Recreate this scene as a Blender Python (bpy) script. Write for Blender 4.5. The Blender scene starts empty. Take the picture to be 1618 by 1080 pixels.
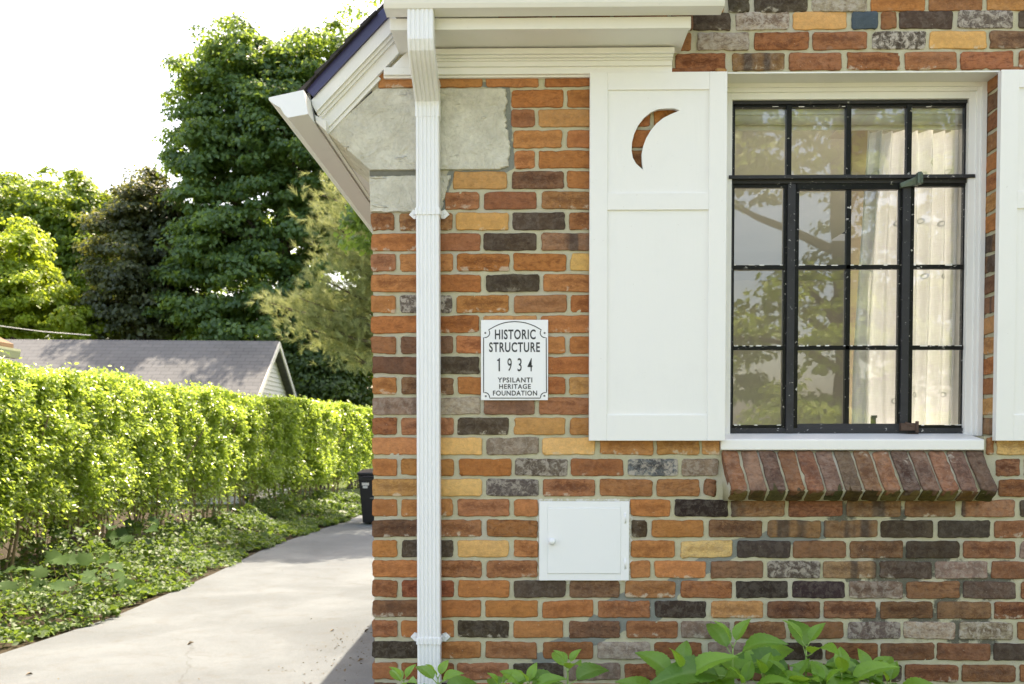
import bpy, math, random
import numpy as np
from mathutils import Vector, Matrix, Euler
from mathutils.geometry import tessellate_polygon

R = math.radians
scene = bpy.context.scene
col = scene.collection

# ------------------------------------------------------------------ camera
H = 1.55                       # eye height
Y0 = 3.55                      # plane of the brick front
F_PX = 1573.0                  # focal length in pixels of the 1618 px wide photograph
PITCH, YAW = R(-1.86), R(1.0)
cd = bpy.data.cameras.new('camera')
cam = bpy.data.objects.new('camera', cd); col.objects.link(cam)
cam.location = (0, 0, H)
cam.rotation_euler = (R(90) + PITCH, 0, YAW)
cd.sensor_width = 36; cd.sensor_fit = 'HORIZONTAL'
cd.lens = 36 * F_PX / 1618
cd.shift_y = 201 / 1618
cd.clip_start = 0.05; cd.clip_end = 2000
cd.dof.use_dof = True; cd.dof.focus_distance = 3.55; cd.dof.aperture_fstop = 6.3
scene.camera = cam

# ------------------------------------------------------------------ light
SUN = Vector((0.155, 0.52, 1.0)).normalized()
elev = math.asin(SUN.z); azim = math.atan2(SUN.x, SUN.y)
w = bpy.data.worlds.new('World'); scene.world = w; w.use_nodes = True
nt = w.node_tree
for n in list(nt.nodes): nt.nodes.remove(n)
sky = nt.nodes.new('ShaderNodeTexSky'); sky.sky_type = 'NISHITA'; sky.sun_disc = False
sky.sun_elevation = elev; sky.sun_rotation = azim
sky.air_density = 1.0; sky.dust_density = 3.0; sky.ozone_density = 1.0
bg = nt.nodes.new('ShaderNodeBackground'); bg.inputs['Strength'].default_value = 0.15
wo = nt.nodes.new('ShaderNodeOutputWorld')
nt.links.new(sky.outputs[0], bg.inputs[0]); nt.links.new(bg.outputs[0], wo.inputs[0])
sd = bpy.data.lights.new('sun', 'SUN'); sd.energy = 3.0; sd.angle = R(0.53); sd.color = (1.0, 0.98, 0.955)
sun = bpy.data.objects.new('sun', sd); col.objects.link(sun)
sun.rotation_euler = SUN.to_track_quat('Z', 'Y').to_euler(); sun.location = (3, 8, 12)
scene.view_settings.view_transform = 'Standard'; scene.view_settings.look = 'None'
scene.view_settings.exposure = 2.2; scene.view_settings.gamma = 1.0
scene.view_settings.use_white_balance = True
scene.view_settings.white_balance_temperature = 8350
scene.view_settings.white_balance_tint = 14
scene.cycles.use_denoising = True
scene.cycles.max_bounces = 10; scene.cycles.diffuse_bounces = 5; scene.cycles.transparent_max_bounces = 12
scene.cycles.caustics_reflective = False; scene.cycles.caustics_refractive = False
scene.cycles.sample_clamp_indirect = 6

# ------------------------------------------------------------------ helpers
CAMROT = Euler((R(90) + PITCH, 0, YAW)).to_matrix()
def ray(px, py): return CAMROT @ Vector(((px - 809) / F_PX, -(py - 741) / F_PX, -1.0))
def P(px, py, Y):
    d = ray(px, py); return Vector((0, 0, H)) + d * (Y / d.y)
def G(px, py, z=0.0):
    d = ray(px, py); return Vector((0, 0, H)) + d * ((z - H) / d.z)
def X(px, py, Y): return P(px, py, Y).x
def Z(px, py, Y): return P(px, py, Y).z
rng = np.random.default_rng(11)
random.seed(5)

def lin(c):
    return tuple((v / 255 / 12.92) if v / 255 <= .04045 else ((v / 255 + .055) / 1.055) ** 2.4 for v in c)

class MB:
    def __init__(s): s.v = []; s.f = []; s.m = []
    def add(s, vs, fs, m=0):
        o = len(s.v); s.v += [tuple(v) for v in vs]
        s.f += [tuple(i + o for i in f) for f in fs]; s.m += [m] * len(fs); return s
    def box(s, x0, x1, y0, y1, z0, z1, m=0):
        x0, x1 = min(x0, x1), max(x0, x1); y0, y1 = min(y0, y1), max(y0, y1); z0, z1 = min(z0, z1), max(z0, z1)
        v = [(x0,y0,z0),(x1,y0,z0),(x1,y1,z0),(x0,y1,z0),(x0,y0,z1),(x1,y0,z1),(x1,y1,z1),(x0,y1,z1)]
        return s.add(v, [(0,3,2,1),(4,5,6,7),(0,1,5,4),(1,2,6,5),(2,3,7,6),(3,0,4,7)], m)
    def prism(s, poly, d, m=0):
        """closed polygon (3d points) swept along vector d"""
        n = len(poly); d = Vector(d); a = [Vector(p) for p in poly]
        nrm = Vector((0,0,0))
        for i in range(n): nrm += a[i].cross(a[(i+1) % n])
        if nrm.dot(d) > 0: a.reverse()
        v = a + [p + d for p in a]
        f = [tuple(range(n)), tuple(range(2*n-1, n-1, -1))]
        f += [(i, i + n, (i+1) % n + n, (i+1) % n) for i in range(n)]
        return s.add(v, f, m)
    def tube(s, pts, rad, n=8, m=0, cap=True):
        pts = [Vector(p) for p in pts]
        if not hasattr(rad, '__len__'): rad = [rad] * len(pts)
        vs = []; up = None
        for i, p in enumerate(pts):
            t = (pts[min(i+1, len(pts)-1)] - pts[max(i-1, 0)]).normalized()
            if up is None: up = t.orthogonal().normalized()
            up = (up - t * up.dot(t)).normalized(); b = t.cross(up)
            for k in range(n):
                a = 2 * math.pi * k / n
                vs.append(p + (up * math.cos(a) + b * math.sin(a)) * rad[i])
        fs = []
        for i in range(len(pts) - 1):
            for k in range(n):
                a, b2 = i*n + k, i*n + (k+1) % n
                fs.append((a, b2, b2 + n, a + n))
        if cap:
            fs.append(tuple(range(n-1, -1, -1))); fs.append(tuple(range((len(pts)-1)*n, len(pts)*n)))
        return s.add(vs, fs, m)
    def lathe(s, c, axis, prof, n=20, m=0):
        """prof: list of (distance along axis, radius)"""
        c = Vector(c); ax = Vector(axis).normalized(); u = ax.orthogonal().normalized(); b = ax.cross(u)
        vs = []
        for d, r in prof:
            for k in range(n):
                a = 2*math.pi*k/n
                vs.append(c + ax*d + (u*math.cos(a) + b*math.sin(a))*max(r, 1e-5))
        fs = []
        for i in range(len(prof)-1):
            for k in range(n):
                fs.append((i*n+k, i*n+(k+1) % n, (i+1)*n+(k+1) % n, (i+1)*n+k))
        fs.append(tuple(range(n-1, -1, -1))); fs.append(tuple(range((len(prof)-1)*n, len(prof)*n)))
        return s.add(vs, fs, m)
    def build(s, name, mats, parent=None, bevel=0, smooth=False):
        return finish(name, s.v, s.f, mats, parent, bevel, smooth, s.m)

ORG = {}
def org(o): return ORG.get(o.name, Vector((0,0,0))) if o is not None else Vector((0,0,0))
def finish(name, v, f, mats, parent=None, bevel=0, smooth=False, midx=None):
    me = bpy.data.meshes.new(name); o0 = org(parent)
    me.from_pydata([(p[0]-o0.x, p[1]-o0.y, p[2]-o0.z) for p in v], [], f)
    if not isinstance(mats, (list, tuple)): mats = [mats]
    for m in mats: me.materials.append(m)
    if midx is not None and any(midx): me.polygons.foreach_set('material_index', midx)
    if smooth: me.polygons.foreach_set('use_smooth', [True]*len(me.polygons))
    me.update()
    o = bpy.data.objects.new(name, me); col.objects.link(o)
    if parent is not None: o.parent = parent
    ORG[o.name] = o0
    if bevel:
        b = o.modifiers.new('bevel', 'BEVEL'); b.width = bevel; b.segments = 2; b.limit_method = 'ANGLE'; b.angle_limit = R(40)
    return o
def np_mesh(name, V, F, mats, parent=None, attrs=None, smooth=False, midx=None):
    """V (n,3), F (m,k) numpy; attrs {name: (type, array)} on points"""
    o0 = org(parent)
    V = np.asarray(V, dtype=np.float32) - np.array(o0, dtype=np.float32)
    F = np.asarray(F, dtype=np.int32); k = F.shape[1]
    me = bpy.data.meshes.new(name)
    me.vertices.add(len(V)); me.vertices.foreach_set('co', V.ravel())
    me.loops.add(F.size); me.loops.foreach_set('vertex_index', F.ravel())
    me.polygons.add(len(F)); me.polygons.foreach_set('loop_start', np.arange(0, F.size, k, dtype=np.int32))
    if midx is not None: me.polygons.foreach_set('material_index', np.asarray(midx, dtype=np.int32))
    if not isinstance(mats, (list, tuple)): mats = [mats]
    for m in mats: me.materials.append(m)
    me.update(calc_edges=True); me.validate()
    for an, (tp, arr) in (attrs or {}).items():
        a = me.attributes.new(an, tp, 'POINT')
        a.data.foreach_set('value' if tp == 'FLOAT' else 'color', np.asarray(arr, dtype=np.float32).ravel())
    if smooth: me.polygons.foreach_set('use_smooth', np.ones(len(F), dtype=bool))
    o = bpy.data.objects.new(name, me); col.objects.link(o)
    if parent is not None: o.parent = parent
    ORG[o.name] = o0
    return o
def tag(o, label=None, cat=None, group=None, kind=None):
    if label: o['label'] = label
    if cat: o['category'] = cat
    if group: o['group'] = group
    if kind: o['kind'] = kind
    return o
def thing(name, loc, label, cat, group=None):
    o = bpy.data.objects.new(name, None); col.objects.link(o); o.location = loc
    o.empty_display_size = .2
    ORG[o.name] = Vector(loc); return tag(o, label, cat, group)

# ------------------------------------------------------------------ materials
class NT:
    def __init__(s, name):
        s.m = bpy.data.materials.new(name); s.m.use_nodes = True; s.t = s.m.node_tree
        s.t.nodes.clear(); s.out = s.n('ShaderNodeOutputMaterial')
    def n(s, tp, **kw):
        x = s.t.nodes.new(tp)
        for k, v in kw.items(): setattr(x, k, v)
        return x
    def link(s, a, b): s.t.links.new(a, b)
    def val(s, sock, v):
        if hasattr(v, 'links'): s.link(v, sock)
        elif isinstance(v, (tuple, list)) and len(v) == 3 and sock.type == 'RGBA': sock.default_value = (*v, 1)
        else: sock.default_value = v
    def coord(s): return s.n('ShaderNodeNewGeometry').outputs['Position']
    def noise(s, scale, detail=4, rough=.55, dist=0, vec=None, color=False):
        x = s.n('ShaderNodeTexNoise'); x.inputs['Scale'].default_value = scale; x.inputs['Detail'].default_value = detail
        x.inputs['Roughness'].default_value = rough; x.inputs['Distortion'].default_value = dist
        s.link(vec if vec is not None else s.coord(), x.inputs['Vector'])
        return x.outputs['Color' if color else 'Fac']
    def ramp(s, fac, a, b, smooth=True):
        x = s.n('ShaderNodeMapRange'); x.interpolation_type = 'SMOOTHSTEP' if smooth else 'LINEAR'
        s.link(fac, x.inputs['Value']); x.inputs['From Min'].default_value = a; x.inputs['From Max'].default_value = b
        return x.outputs['Result']
    def mix(s, f, a, b, mode='MIX'):
        x = s.n('ShaderNodeMix', data_type='RGBA', blend_type=mode)
        s.val(x.inputs['Factor'], f); s.val(x.inputs['A'], a); s.val(x.inputs['B'], b); return x.outputs['Result']
    def math(s, op, a, b=0.0, c=None):
        x = s.n('ShaderNodeMath', operation=op); s.val(x.inputs[0], a); s.val(x.inputs[1], b)
        if c is not None: s.val(x.inputs[2], c)
        return x.outputs[0]
    def scale(s, vec, sc):
        x = s.n('ShaderNodeVectorMath', operation='MULTIPLY'); s.link(vec, x.inputs[0]); x.inputs[1].default_value = sc; return x.outputs[0]
    def attr(s, name, out='Color'):
        x = s.n('ShaderNodeAttribute'); x.attribute_name = name; return x.outputs[out]
    def bump(s, h, strength=.3, dist=.01, prev=None):
        x = s.n('ShaderNodeBump'); x.inputs['Strength'].default_value = strength; x.inputs['Distance'].default_value = dist
        s.link(h, x.inputs['Height'])
        if prev is not None: s.link(prev, x.inputs['Normal'])
        return x.outputs['Normal']
    def bsdf(s, base, rough=.6, normal=None, metal=0.0, spec=.5, **kw):
        x = s.n('ShaderNodeBsdfPrincipled'); s.val(x.inputs['Base Color'], base); s.val(x.inputs['Roughness'], rough)
        s.val(x.inputs['Metallic'], metal); s.val(x.inputs['Specular IOR Level'], spec)
        if normal is not None: s.link(normal, x.inputs['Normal'])
        s.link(x.outputs[0], s.out.inputs['Surface']); return x

def m_brick():
    t = NT('clay_brick'); pos = t.coord()
    c1, c2 = t.n('ShaderNodeAttribute'), t.n('ShaderNodeAttribute'); c1.attribute_name = 'Col'; c2.attribute_name = 'Par'
    sp = t.n('ShaderNodeSeparateColor'); t.link(c2.outputs['Color'], sp.inputs[0])
    seed = sp.outputs['Blue']; white = sp.outputs['Red']; band = sp.outputs['Green']; core = c2.outputs['Alpha']
    off = t.n('ShaderNodeCombineXYZ'); sm = t.math('MULTIPLY', seed, 37.0)
    for i in range(3): t.link(sm, off.inputs[i])
    ad = t.n('ShaderNodeVectorMath', operation='ADD'); t.link(pos, ad.inputs[0]); t.link(off.outputs[0], ad.inputs[1]); v = ad.outputs[0]
    st = t.scale(v, (.6, .6, 1.35))
    n1 = t.ramp(t.noise(26, 7, .68, 1.8, st), .46, .64)
    swirl = t.ramp(t.noise(42, 3, .6, 3.0, t.scale(v, (.45, .5, 1.2))), .52, .62)
    n2 = t.ramp(t.noise(60, 5, .7, .3, v), .35, .75)
    base = c1.outputs['Color']
    dark = t.mix(1.0, base, (.46, .37, .33), 'MULTIPLY')
    lite = t.mix(1.0, base, (1.40, 1.34, 1.22), 'MULTIPLY')
    c = t.mix(t.math('MULTIPLY', n1, core), base, dark)
    c = t.mix(t.math('MULTIPLY', t.math('MULTIPLY', swirl, core), .6), c, dark)
    c = t.mix(t.math('MULTIPLY', n2, .6), c, lite)
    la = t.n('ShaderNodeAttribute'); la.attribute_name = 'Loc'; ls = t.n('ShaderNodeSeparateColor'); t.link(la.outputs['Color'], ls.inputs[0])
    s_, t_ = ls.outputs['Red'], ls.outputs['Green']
    # smoky kiln band along the middle, darker rim, lime smear on the lower edge
    wob = t.math('MULTIPLY', t.math('SUBTRACT', t.noise(30, 5, .65, 1.2, v), .5), .95)
    tt = t.math('ABSOLUTE', t.math('ADD', t.math('SUBTRACT', t_, .56), wob))
    band_ = t.math('SUBTRACT', 1.0, t.ramp(tt, .03, .20)); ends = t.math('MULTIPLY', t.ramp(t.math('ADD', s_, t.math('MULTIPLY', wob, .3)), .05, .2), t.math('SUBTRACT', 1.0, t.ramp(t.math('ADD', s_, t.math('MULTIPLY', wob, .3)), .8, .95)))
    line = t.math('SUBTRACT', 1.0, t.ramp(t.math('ABSOLUTE', t.math('SUBTRACT', tt, .20)), .008, .05))
    sk = t.math('MULTIPLY', t.ramp(seed, .25, .6), core)
    c = t.mix(t.math('MULTIPLY', t.math('MULTIPLY', band_, ends), t.math('MULTIPLY', sk, 1.0)), c, dark)
    c = t.mix(t.math('MULTIPLY', t.math('MULTIPLY', line, ends), t.math('MULTIPLY', sk, .8)), c, dark)
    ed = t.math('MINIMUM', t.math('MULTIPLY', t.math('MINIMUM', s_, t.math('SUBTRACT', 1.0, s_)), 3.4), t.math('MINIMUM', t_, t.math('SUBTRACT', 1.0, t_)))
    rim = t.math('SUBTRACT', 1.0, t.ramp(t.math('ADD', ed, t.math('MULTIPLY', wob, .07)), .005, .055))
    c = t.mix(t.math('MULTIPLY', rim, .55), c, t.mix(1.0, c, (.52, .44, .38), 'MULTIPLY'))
    lime = t.math('MULTIPLY', t.math('SUBTRACT', 1.0, t.ramp(t.math('ADD', t_, wob), .10, .26)), t.math('MULTIPLY', t.ramp(t.noise(26, 3, .6, 0, v), .52, .62), t.ramp(seed, .62, .8)))
    c = t.mix(t.math('MULTIPLY', lime, .6), c, (.60, .53, .41))
    bx = t.ramp(t.noise(16, 2, .5, 0, t.scale(v, (1, 1, .05))), .45, .6)
    c = t.mix(t.math('MULTIPLY', bx, band), c, (.052, .038, .032))
    wn = t.ramp(t.noise(45, 8, .72, .6, v), .44, .60)
    c = t.mix(t.math('MULTIPLY', wn, white), c, (.47, .41, .34))
    pit = t.ramp(t.noise(330, 2, .6, 0, v), .66, .74)
    c = t.mix(t.math('MULTIPLY', pit, .6), c, t.mix(1.0, c, (.35, .3, .28), 'MULTIPLY'))
    fleck = t.ramp(t.noise(150, 2, .5, 0, v), .74, .78)
    c = t.mix(t.math('MULTIPLY', fleck, .55), c, (.55, .48, .38))
    b1 = t.bump(t.noise(220, 5, .7, 0, v), .35, .004)
    b2 = t.bump(t.noise(55, 5, .65, .8, v), .38, .008, b1)
    t.bsdf(c, .88, b2, spec=.25); return t.m

def m_mortar():
    t = NT('lime_mortar')
    a = t.n('ShaderNodeAttribute'); a.attribute_name = 'Stain'
    sp = t.n('ShaderNodeSeparateColor'); t.link(a.outputs['Color'], sp.inputs[0])
    n = t.noise(35, 5, .6); c = t.mix(n, (.43, .395, .26), (.59, .55, .39))
    c = t.mix(t.ramp(t.noise(7, 3), .45, .7), c, (.49, .455, .36))
    g = t.ramp(t.math('ADD', sp.outputs['Red'], t.math('MULTIPLY', t.math('SUBTRACT', t.noise(30, 4), .5), .5)), .42, .5)
    c = t.mix(g, c, (.235, .245, .215))
    k = t.ramp(t.math('ADD', sp.outputs['Green'], t.math('MULTIPLY', t.math('SUBTRACT', t.noise(40, 6, .7), .5), 1.1)), .5, .75)
    c = t.mix(t.math('MULTIPLY', k, .85), c, (.07, .068, .055))
    wc = t.ramp(t.math('ADD', sp.outputs['Blue'], t.math('MULTIPLY', t.math('SUBTRACT', t.noise(70, 5, .7), .5), 1.2)), .45, .6)
    c = t.mix(t.math('MULTIPLY', wc, .8), c, (.68, .665, .62))
    s = t.ramp(t.noise(420, 2), .62, .72); c = t.mix(t.math('MULTIPLY', s, .5), c, (.22, .19, .14))
    s2 = t.ramp(t.noise(300, 1), .70, .76); c = t.mix(t.math('MULTIPLY', s2, .6), c, (.66, .62, .52))
    t.bsdf(c, .95, t.bump(t.noise(420, 4, .7), .6, .004), spec=.15); return t.m

def m_paint(name, colr, rough=.45, flake=None, wood=True, dirt=.12, spec=.4):
    t = NT(name); pos = t.coord()
    c = t.mix(t.math('MULTIPLY', t.ramp(t.noise(6, 6, .65), .5, .85), dirt), colr, tuple(v * .62 for v in colr))
    sp = t.ramp(t.noise(95, 3, .6), .70, .76)
    c = t.mix(t.math('MULTIPLY', sp, dirt * 1.6), c, (.25, .21, .15))
    h = t.noise(120, 4, .6, 0, t.scale(pos, (1, 1, .08) if wood else (1, 1, 1)))
    if flake is not None:
        f = t.ramp(t.noise(52, 5, .7, .4, t.scale(pos, (1, 1, 1.3))), .635, .665); c = t.mix(f, c, flake)
        d = t.ramp(t.noise(14, 4, .6), .45, .7); c = t.mix(t.math('MULTIPLY', d, .45), c, (.022, .021, .020))
    t.bsdf(c, rough, t.bump(h, .14 if wood else .025, .004), spec=spec); return t.m

def m_plain(name, colr, rough=.6, metal=0.0, var=.25, sc=30, bump=.1):
    t = NT(name)
    c = t.mix(t.noise(sc, 5, .6), tuple(v * (1-var) for v in colr), tuple(min(1, v * (1+var)) for v in colr))
    t.bsdf(c, rough, t.bump(t.noise(sc * 6, 4), bump, .005), metal); return t.m

def m_stone():
    t = NT('limestone'); pos = t.coord()
    c = t.mix(t.ramp(t.noise(9, 6, .65, .8), .3, .7), (.58, .55, .45), (.72, .69, .58))
    c = t.mix(t.math('MULTIPLY', t.ramp(t.noise(48, 6, .75), .42, .68), .40), c, (.42, .39, .31))
    tl = t.ramp(t.noise(13, 2, .4, 0, t.scale(pos, (.75, 1, 3.2))), .655, .70); c = t.mix(t.math('MULTIPLY', tl, .5), c, (.74, .69, .56))
    h = t.math('ADD', t.noise(14, 7, .65, .5), t.math('MULTIPLY', tl, .25))
    b = t.bump(t.noise(160, 5, .7), .35, .004, t.bump(h, 1.0, .03))
    t.bsdf(c, .92, b, spec=.2); return t.m

def m_leaf(name, a, b, trans, tl=.45, rough=.42, spec=.45):
    t = NT(name); v = t.attr('var', 'Fac')
    c = t.mix(v, a, b)
    d = t.n('ShaderNodeBsdfPrincipled'); t.link(c, d.inputs['Base Color']); d.inputs['Roughness'].default_value = rough
    d.inputs['Specular IOR Level'].default_value = spec
    tr = t.n('ShaderNodeBsdfTranslucent'); t.link(t.mix(v, tuple(x*.75 for x in trans), trans), tr.inputs['Color'])
    ms = t.n('ShaderNodeMixShader'); ms.inputs[0].default_value = tl
    t.link(d.outputs[0], ms.inputs[1]); t.link(tr.outputs[0], ms.inputs[2]); t.link(ms.outputs[0], t.out.inputs['Surface']); return t.m

def m_glass():
    t = NT('window_glass')
    n = t.bump(t.noise(2.6, 2, .5), .012, .05)
    g = t.n('ShaderNodeBsdfGlossy'); g.inputs['Roughness'].default_value = .012; g.inputs['Color'].default_value = (1, 1, 1, 1); t.link(n, g.inputs['Normal'])
    tr = t.n('ShaderNodeBsdfTransparent'); tr.inputs['Color'].default_value = (.97, .98, .965, 1)
    fr = t.n('ShaderNodeFresnel'); fr.inputs['IOR'].default_value = 1.52
    f = t.math('MINIMUM', t.math('MULTIPLY', fr.outputs[0], 2.7), .95)
    ms = t.n('ShaderNodeMixShader'); t.link(f, ms.inputs[0]); t.link(tr.outputs[0], ms.inputs[1]); t.link(g.outputs[0], ms.inputs[2])
    t.link(ms.outputs[0], t.out.inputs['Surface']); return t.m

def m_shingle(name, a, b, course=.14, axis='Z'):
    t = NT(name); pos = t.coord(); s = t.n('ShaderNodeSeparateXYZ'); t.link(pos, s.inputs[0])
    br = t.n('ShaderNodeTexBrick'); cv = t.n('ShaderNodeCombineXYZ')
    t.link(s.outputs['X'], cv.inputs[0]); t.link(t.math('MULTIPLY', s.outputs['Z'], 1.75), cv.inputs[1]); t.link(cv.outputs[0], br.inputs['Vector'])
    br.inputs['Scale'].default_value = 1; br.inputs['Brick Width'].default_value = .3; br.inputs['Row Height'].default_value = course
    br.inputs['Mortar Size'].default_value = .008; br.inputs['Color1'].default_value = (*a, 1); br.inputs['Color2'].default_value = (*b, 1)
    br.inputs['Mortar'].default_value = tuple(v * .35 for v in a) + (1,)
    c = t.mix(t.math('MULTIPLY', t.noise(1.2, 5, .6), .7), br.outputs['Color'], tuple(v * 1.5 for v in b))
    c = t.mix(t.math('MULTIPLY', t.noise(160, 2), .5), c, tuple(v * .5 for v in a))
    t.bsdf(c, .9, t.bump(br.outputs['Fac'], .5, .01), spec=.2); return t.m

def m_concrete():
    t = NT('driveway_concrete')
    c = t.mix(t.ramp(t.noise(.9, 6, .6, .4), .35, .7), (.100, .116, .122), (.140, .161, .168))
    c = t.mix(t.math('MULTIPLY', t.ramp(t.noise(5, 6, .75, .3), .48, .72), .45), c, (.092, .090, .078))
    c = t.mix(t.ramp(t.noise(150, 4, .75), .50, .66), c, (.070, .070, .064))
    c = t.mix(t.math('MULTIPLY', t.ramp(t.noise(190, 2), .6, .7), .5), c, (.34, .325, .29))
    vo = t.n('ShaderNodeTexVoronoi'); vo.feature = 'DISTANCE_TO_EDGE'; vo.inputs['Scale'].default_value = .32
    wv = t.n('ShaderNodeVectorMath', operation='ADD'); t.link(t.coord(), wv.inputs[0]); t.link(t.scale(t.noise(1.6, 5, .6, color=True), (.5, .5, 0)), wv.inputs[1]); t.link(wv.outputs[0], vo.inputs['Vector'])
    ck = t.math('SUBTRACT', 1.0, t.ramp(vo.outputs['Distance'], .0005, .0024))
    c = t.mix(t.math('MULTIPLY', ck, .3), c, (.05, .048, .04))
    t.bsdf(c, .93, t.bump(t.noise(220, 4, .7), .5, .006), spec=.2); return t.m

def m_ground(name, a, b, sc=6):
    t = NT(name)
    c = t.mix(t.noise(sc, 8, .7), a, b); c = t.mix(t.ramp(t.noise(sc * 20, 3), .45, .7), c, tuple(v * .5 for v in a))
    t.bsdf(c, .95, t.bump(t.noise(sc * 15, 5), .8, .03), spec=.1); return t.m

def m_bark(name, a, b):
    t = NT(name); n = t.noise(18, 6, .7, .5, t.scale(t.coord(), (1, 1, .2)))
    t.bsdf(t.mix(n, a, b), .95, t.bump(n, .8, .02), spec=.1); return t.m

M = dict(
    brick=m_brick(), mortar=m_mortar(), stone=m_stone(), glass=m_glass(), concrete=m_concrete(),
    white=m_paint('white_wood_paint', (.80, .79, .755), .42), metalwhite=m_paint('white_enamel', (.80, .805, .80), .3, wood=False, dirt=.08),
    trim=m_paint('cream_trim_paint', (.80, .79, .755), .48, dirt=.16),
    black=m_paint('black_gloss_paint', (.008, .008, .009), .28, flake=(.60, .58, .54), wood=False, dirt=0, spec=.18),
    grey_steel=m_paint('weathered_dark_steel', (.036, .036, .039), .45, flake=(.45, .44, .42), wood=False, dirt=.2, spec=.22),
    navy=m_plain('navy_drip_edge', (.040, .038, .115), .35, 0, .15, 8, .02),
    flash=m_plain('grey_flashing', (.16, .16, .15), .5), rust=m_plain('rusty_iron', (.10, .062, .045), .8, .3, .5, 60),
    bronze=m_plain('verdigris_bronze', (.10, .13, .10), .5, .6, .4, 60),
    asphalt=m_shingle('dark_asphalt_shingle', (.035, .033, .034), (.060, .055, .052)),
    garage_roof=m_shingle('grey_asphalt_shingle', (.098, .101, .101), (.130, .133, .132), .16),
    brown_roof=m_shingle('brown_asphalt_shingle', (.16, .10, .06), (.20, .13, .08)),
    sign=m_plain('sign_white', (.80, .80, .80), .25, 0, .01, 5, .0), ink=m_plain('sign_ink', (.022, .023, .027), .35, 0, .1, 20, 0),
    curtain=None, blind=m_plain('cream_blind_fabric', (.82, .79, .68), .8, 0, .05, 60, .1),
    plaster=m_plain('tan_plaster', (.42, .36, .27), .9, 0, .06, 5, .05), darkroom=m_plain('dim_room_wall', (.55, .545, .53), .9, 0, .06, 3, .05),
    road=m_ground('bounce_road_concrete', (.27, .255, .22), (.34, .325, .28), 3), lawn=m_ground('lawn_grass', (.045, .075, .018), (.10, .13, .035), 4), soil=m_ground('bare_soil', (.045, .038, .026), (.085, .070, .045), 9),
    bark=m_bark('grey_bark', (.07, .055, .042), (.17, .14, .105)), stem=m_bark('hedge_stem_bark', (.17, .13, .075), (.33, .26, .15)),
    bin=m_plain('black_bin_plastic', (.010, .010, .012), .45, 0, .2, 20, .08), greenlabel=m_plain('green_label', (.10, .22, .13), .5),
    whitelabel=m_plain('white_label', (.6, .6, .58), .5), siding=m_paint('pale_siding_paint', (.56, .55, .50), .6), sage=m_paint('sage_trim_paint', (.40, .42, .27), .6),
    planter=m_plain('weathered_brown_wood', (.085, .062, .05), .85, 0, .4, 14), planterlid=m_plain('pale_worn_board', (.42, .34, .27), .85, 0, .3, 12),
    cable=m_plain('cable_sheath', (.5, .5, .48), .6),
    leaf_hedge=m_leaf('privet_leaf', (.140, .225, .036), (.30, .405, .075), (.56, .74, .10), .45, .30, .8),
    leaf_maple=m_leaf('maple_leaf', (.050, .112, .052), (.118, .205, .078), (.40, .56, .07), .44),
    leaf_green=m_leaf('green_leaf', (.070, .130, .026), (.130, .21, .04), (.45, .58, .05), .46),
    leaf_lime=m_leaf('lime_leaf', (.14, .215, .028), (.24, .33, .04), (.55, .68, .06), .46),
    leaf_purple=m_leaf('copper_leaf', (.046, .066, .036), (.080, .104, .046), (.30, .31, .06), .34),
    needle=m_leaf('pine_needle', (.21, .25, .11), (.36, .39, .18), (.50, .54, .20), .32, .6, .2),
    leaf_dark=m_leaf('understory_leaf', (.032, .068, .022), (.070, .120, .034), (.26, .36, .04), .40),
    leaf_ivy=m_leaf('ground_cover_leaf', (.030, .068, .020), (.100, .165, .038), (.24, .37, .045), .35, .5, .3),
    leaf_big=m_leaf('broad_weed_leaf', (.032, .075, .024), (.062, .115, .034), (.20, .33, .05), .35, .75, .12),
    leaf_hyd=None, litter=m_plain('dry_leaf', (.15, .115, .07), .9, 0, .5, 40),
)
def m_hydrangea():
    t = NT('hydrangea_leaf'); v = t.attr('var', 'Fac'); e = t.attr('vein', 'Fac')
    c = t.mix(v, (.050, .150, .022), (.21, .41, .045))
    c = t.mix(t.math('MULTIPLY', e, .45), c, (.22, .36, .10)); c = t.mix(t.math('MULTIPLY', t.noise(45, 4), .3), c, (.05, .12, .02))
    d = t.n('ShaderNodeBsdfPrincipled'); t.link(c, d.inputs['Base Color']); d.inputs['Roughness'].default_value = .42
    t.link(t.bump(t.math('ADD', t.math('MULTIPLY', e, -.6), t.noise(60, 3)), .45, .006), d.inputs['Normal'])
    tr = t.n('ShaderNodeBsdfTranslucent'); t.link(t.mix(v, (.16, .38, .04), (.42, .65, .06)), tr.inputs['Color'])
    ms = t.n('ShaderNodeMixShader'); ms.inputs[0].default_value = .35
    t.link(d.outputs[0], ms.inputs[1]); t.link(tr.outputs[0], ms.inputs[2]); t.link(ms.outputs[0], t.out.inputs['Surface']); return t.m
M['leaf_hyd'] = m_hydrangea()
def m_curtain(name='curtain_linen', k=1.0):
    t = NT(name); pos = t.coord()
    wv = t.math('ADD', t.noise(500, 2, .5, 0, t.scale(pos, (1, 1, .05))), t.noise(500, 2, .5, 0, t.scale(pos, (.05, .05, 1))))
    c = t.mix(t.ramp(wv, .8, 1.25), tuple(k*v for v in (.80, .805, .80)), tuple(k*v for v in (.87, .88, .88)))
    d = t.n('ShaderNodeBsdfDiffuse'); t.link(c, d.inputs[0]); tr = t.n('ShaderNodeBsdfTranslucent'); t.link(c, tr.inputs[0])
    ms = t.n('ShaderNodeMixShader'); ms.inputs[0].default_value = .20
    t.link(d.outputs[0], ms.inputs[1]); t.link(tr.outputs[0], ms.inputs[2]); t.link(ms.outputs[0], t.out.inputs['Surface']); return t.m
M['curtain'] = m_curtain(); M['ring'] = m_curtain('curtain_embroidery', .86)
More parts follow.
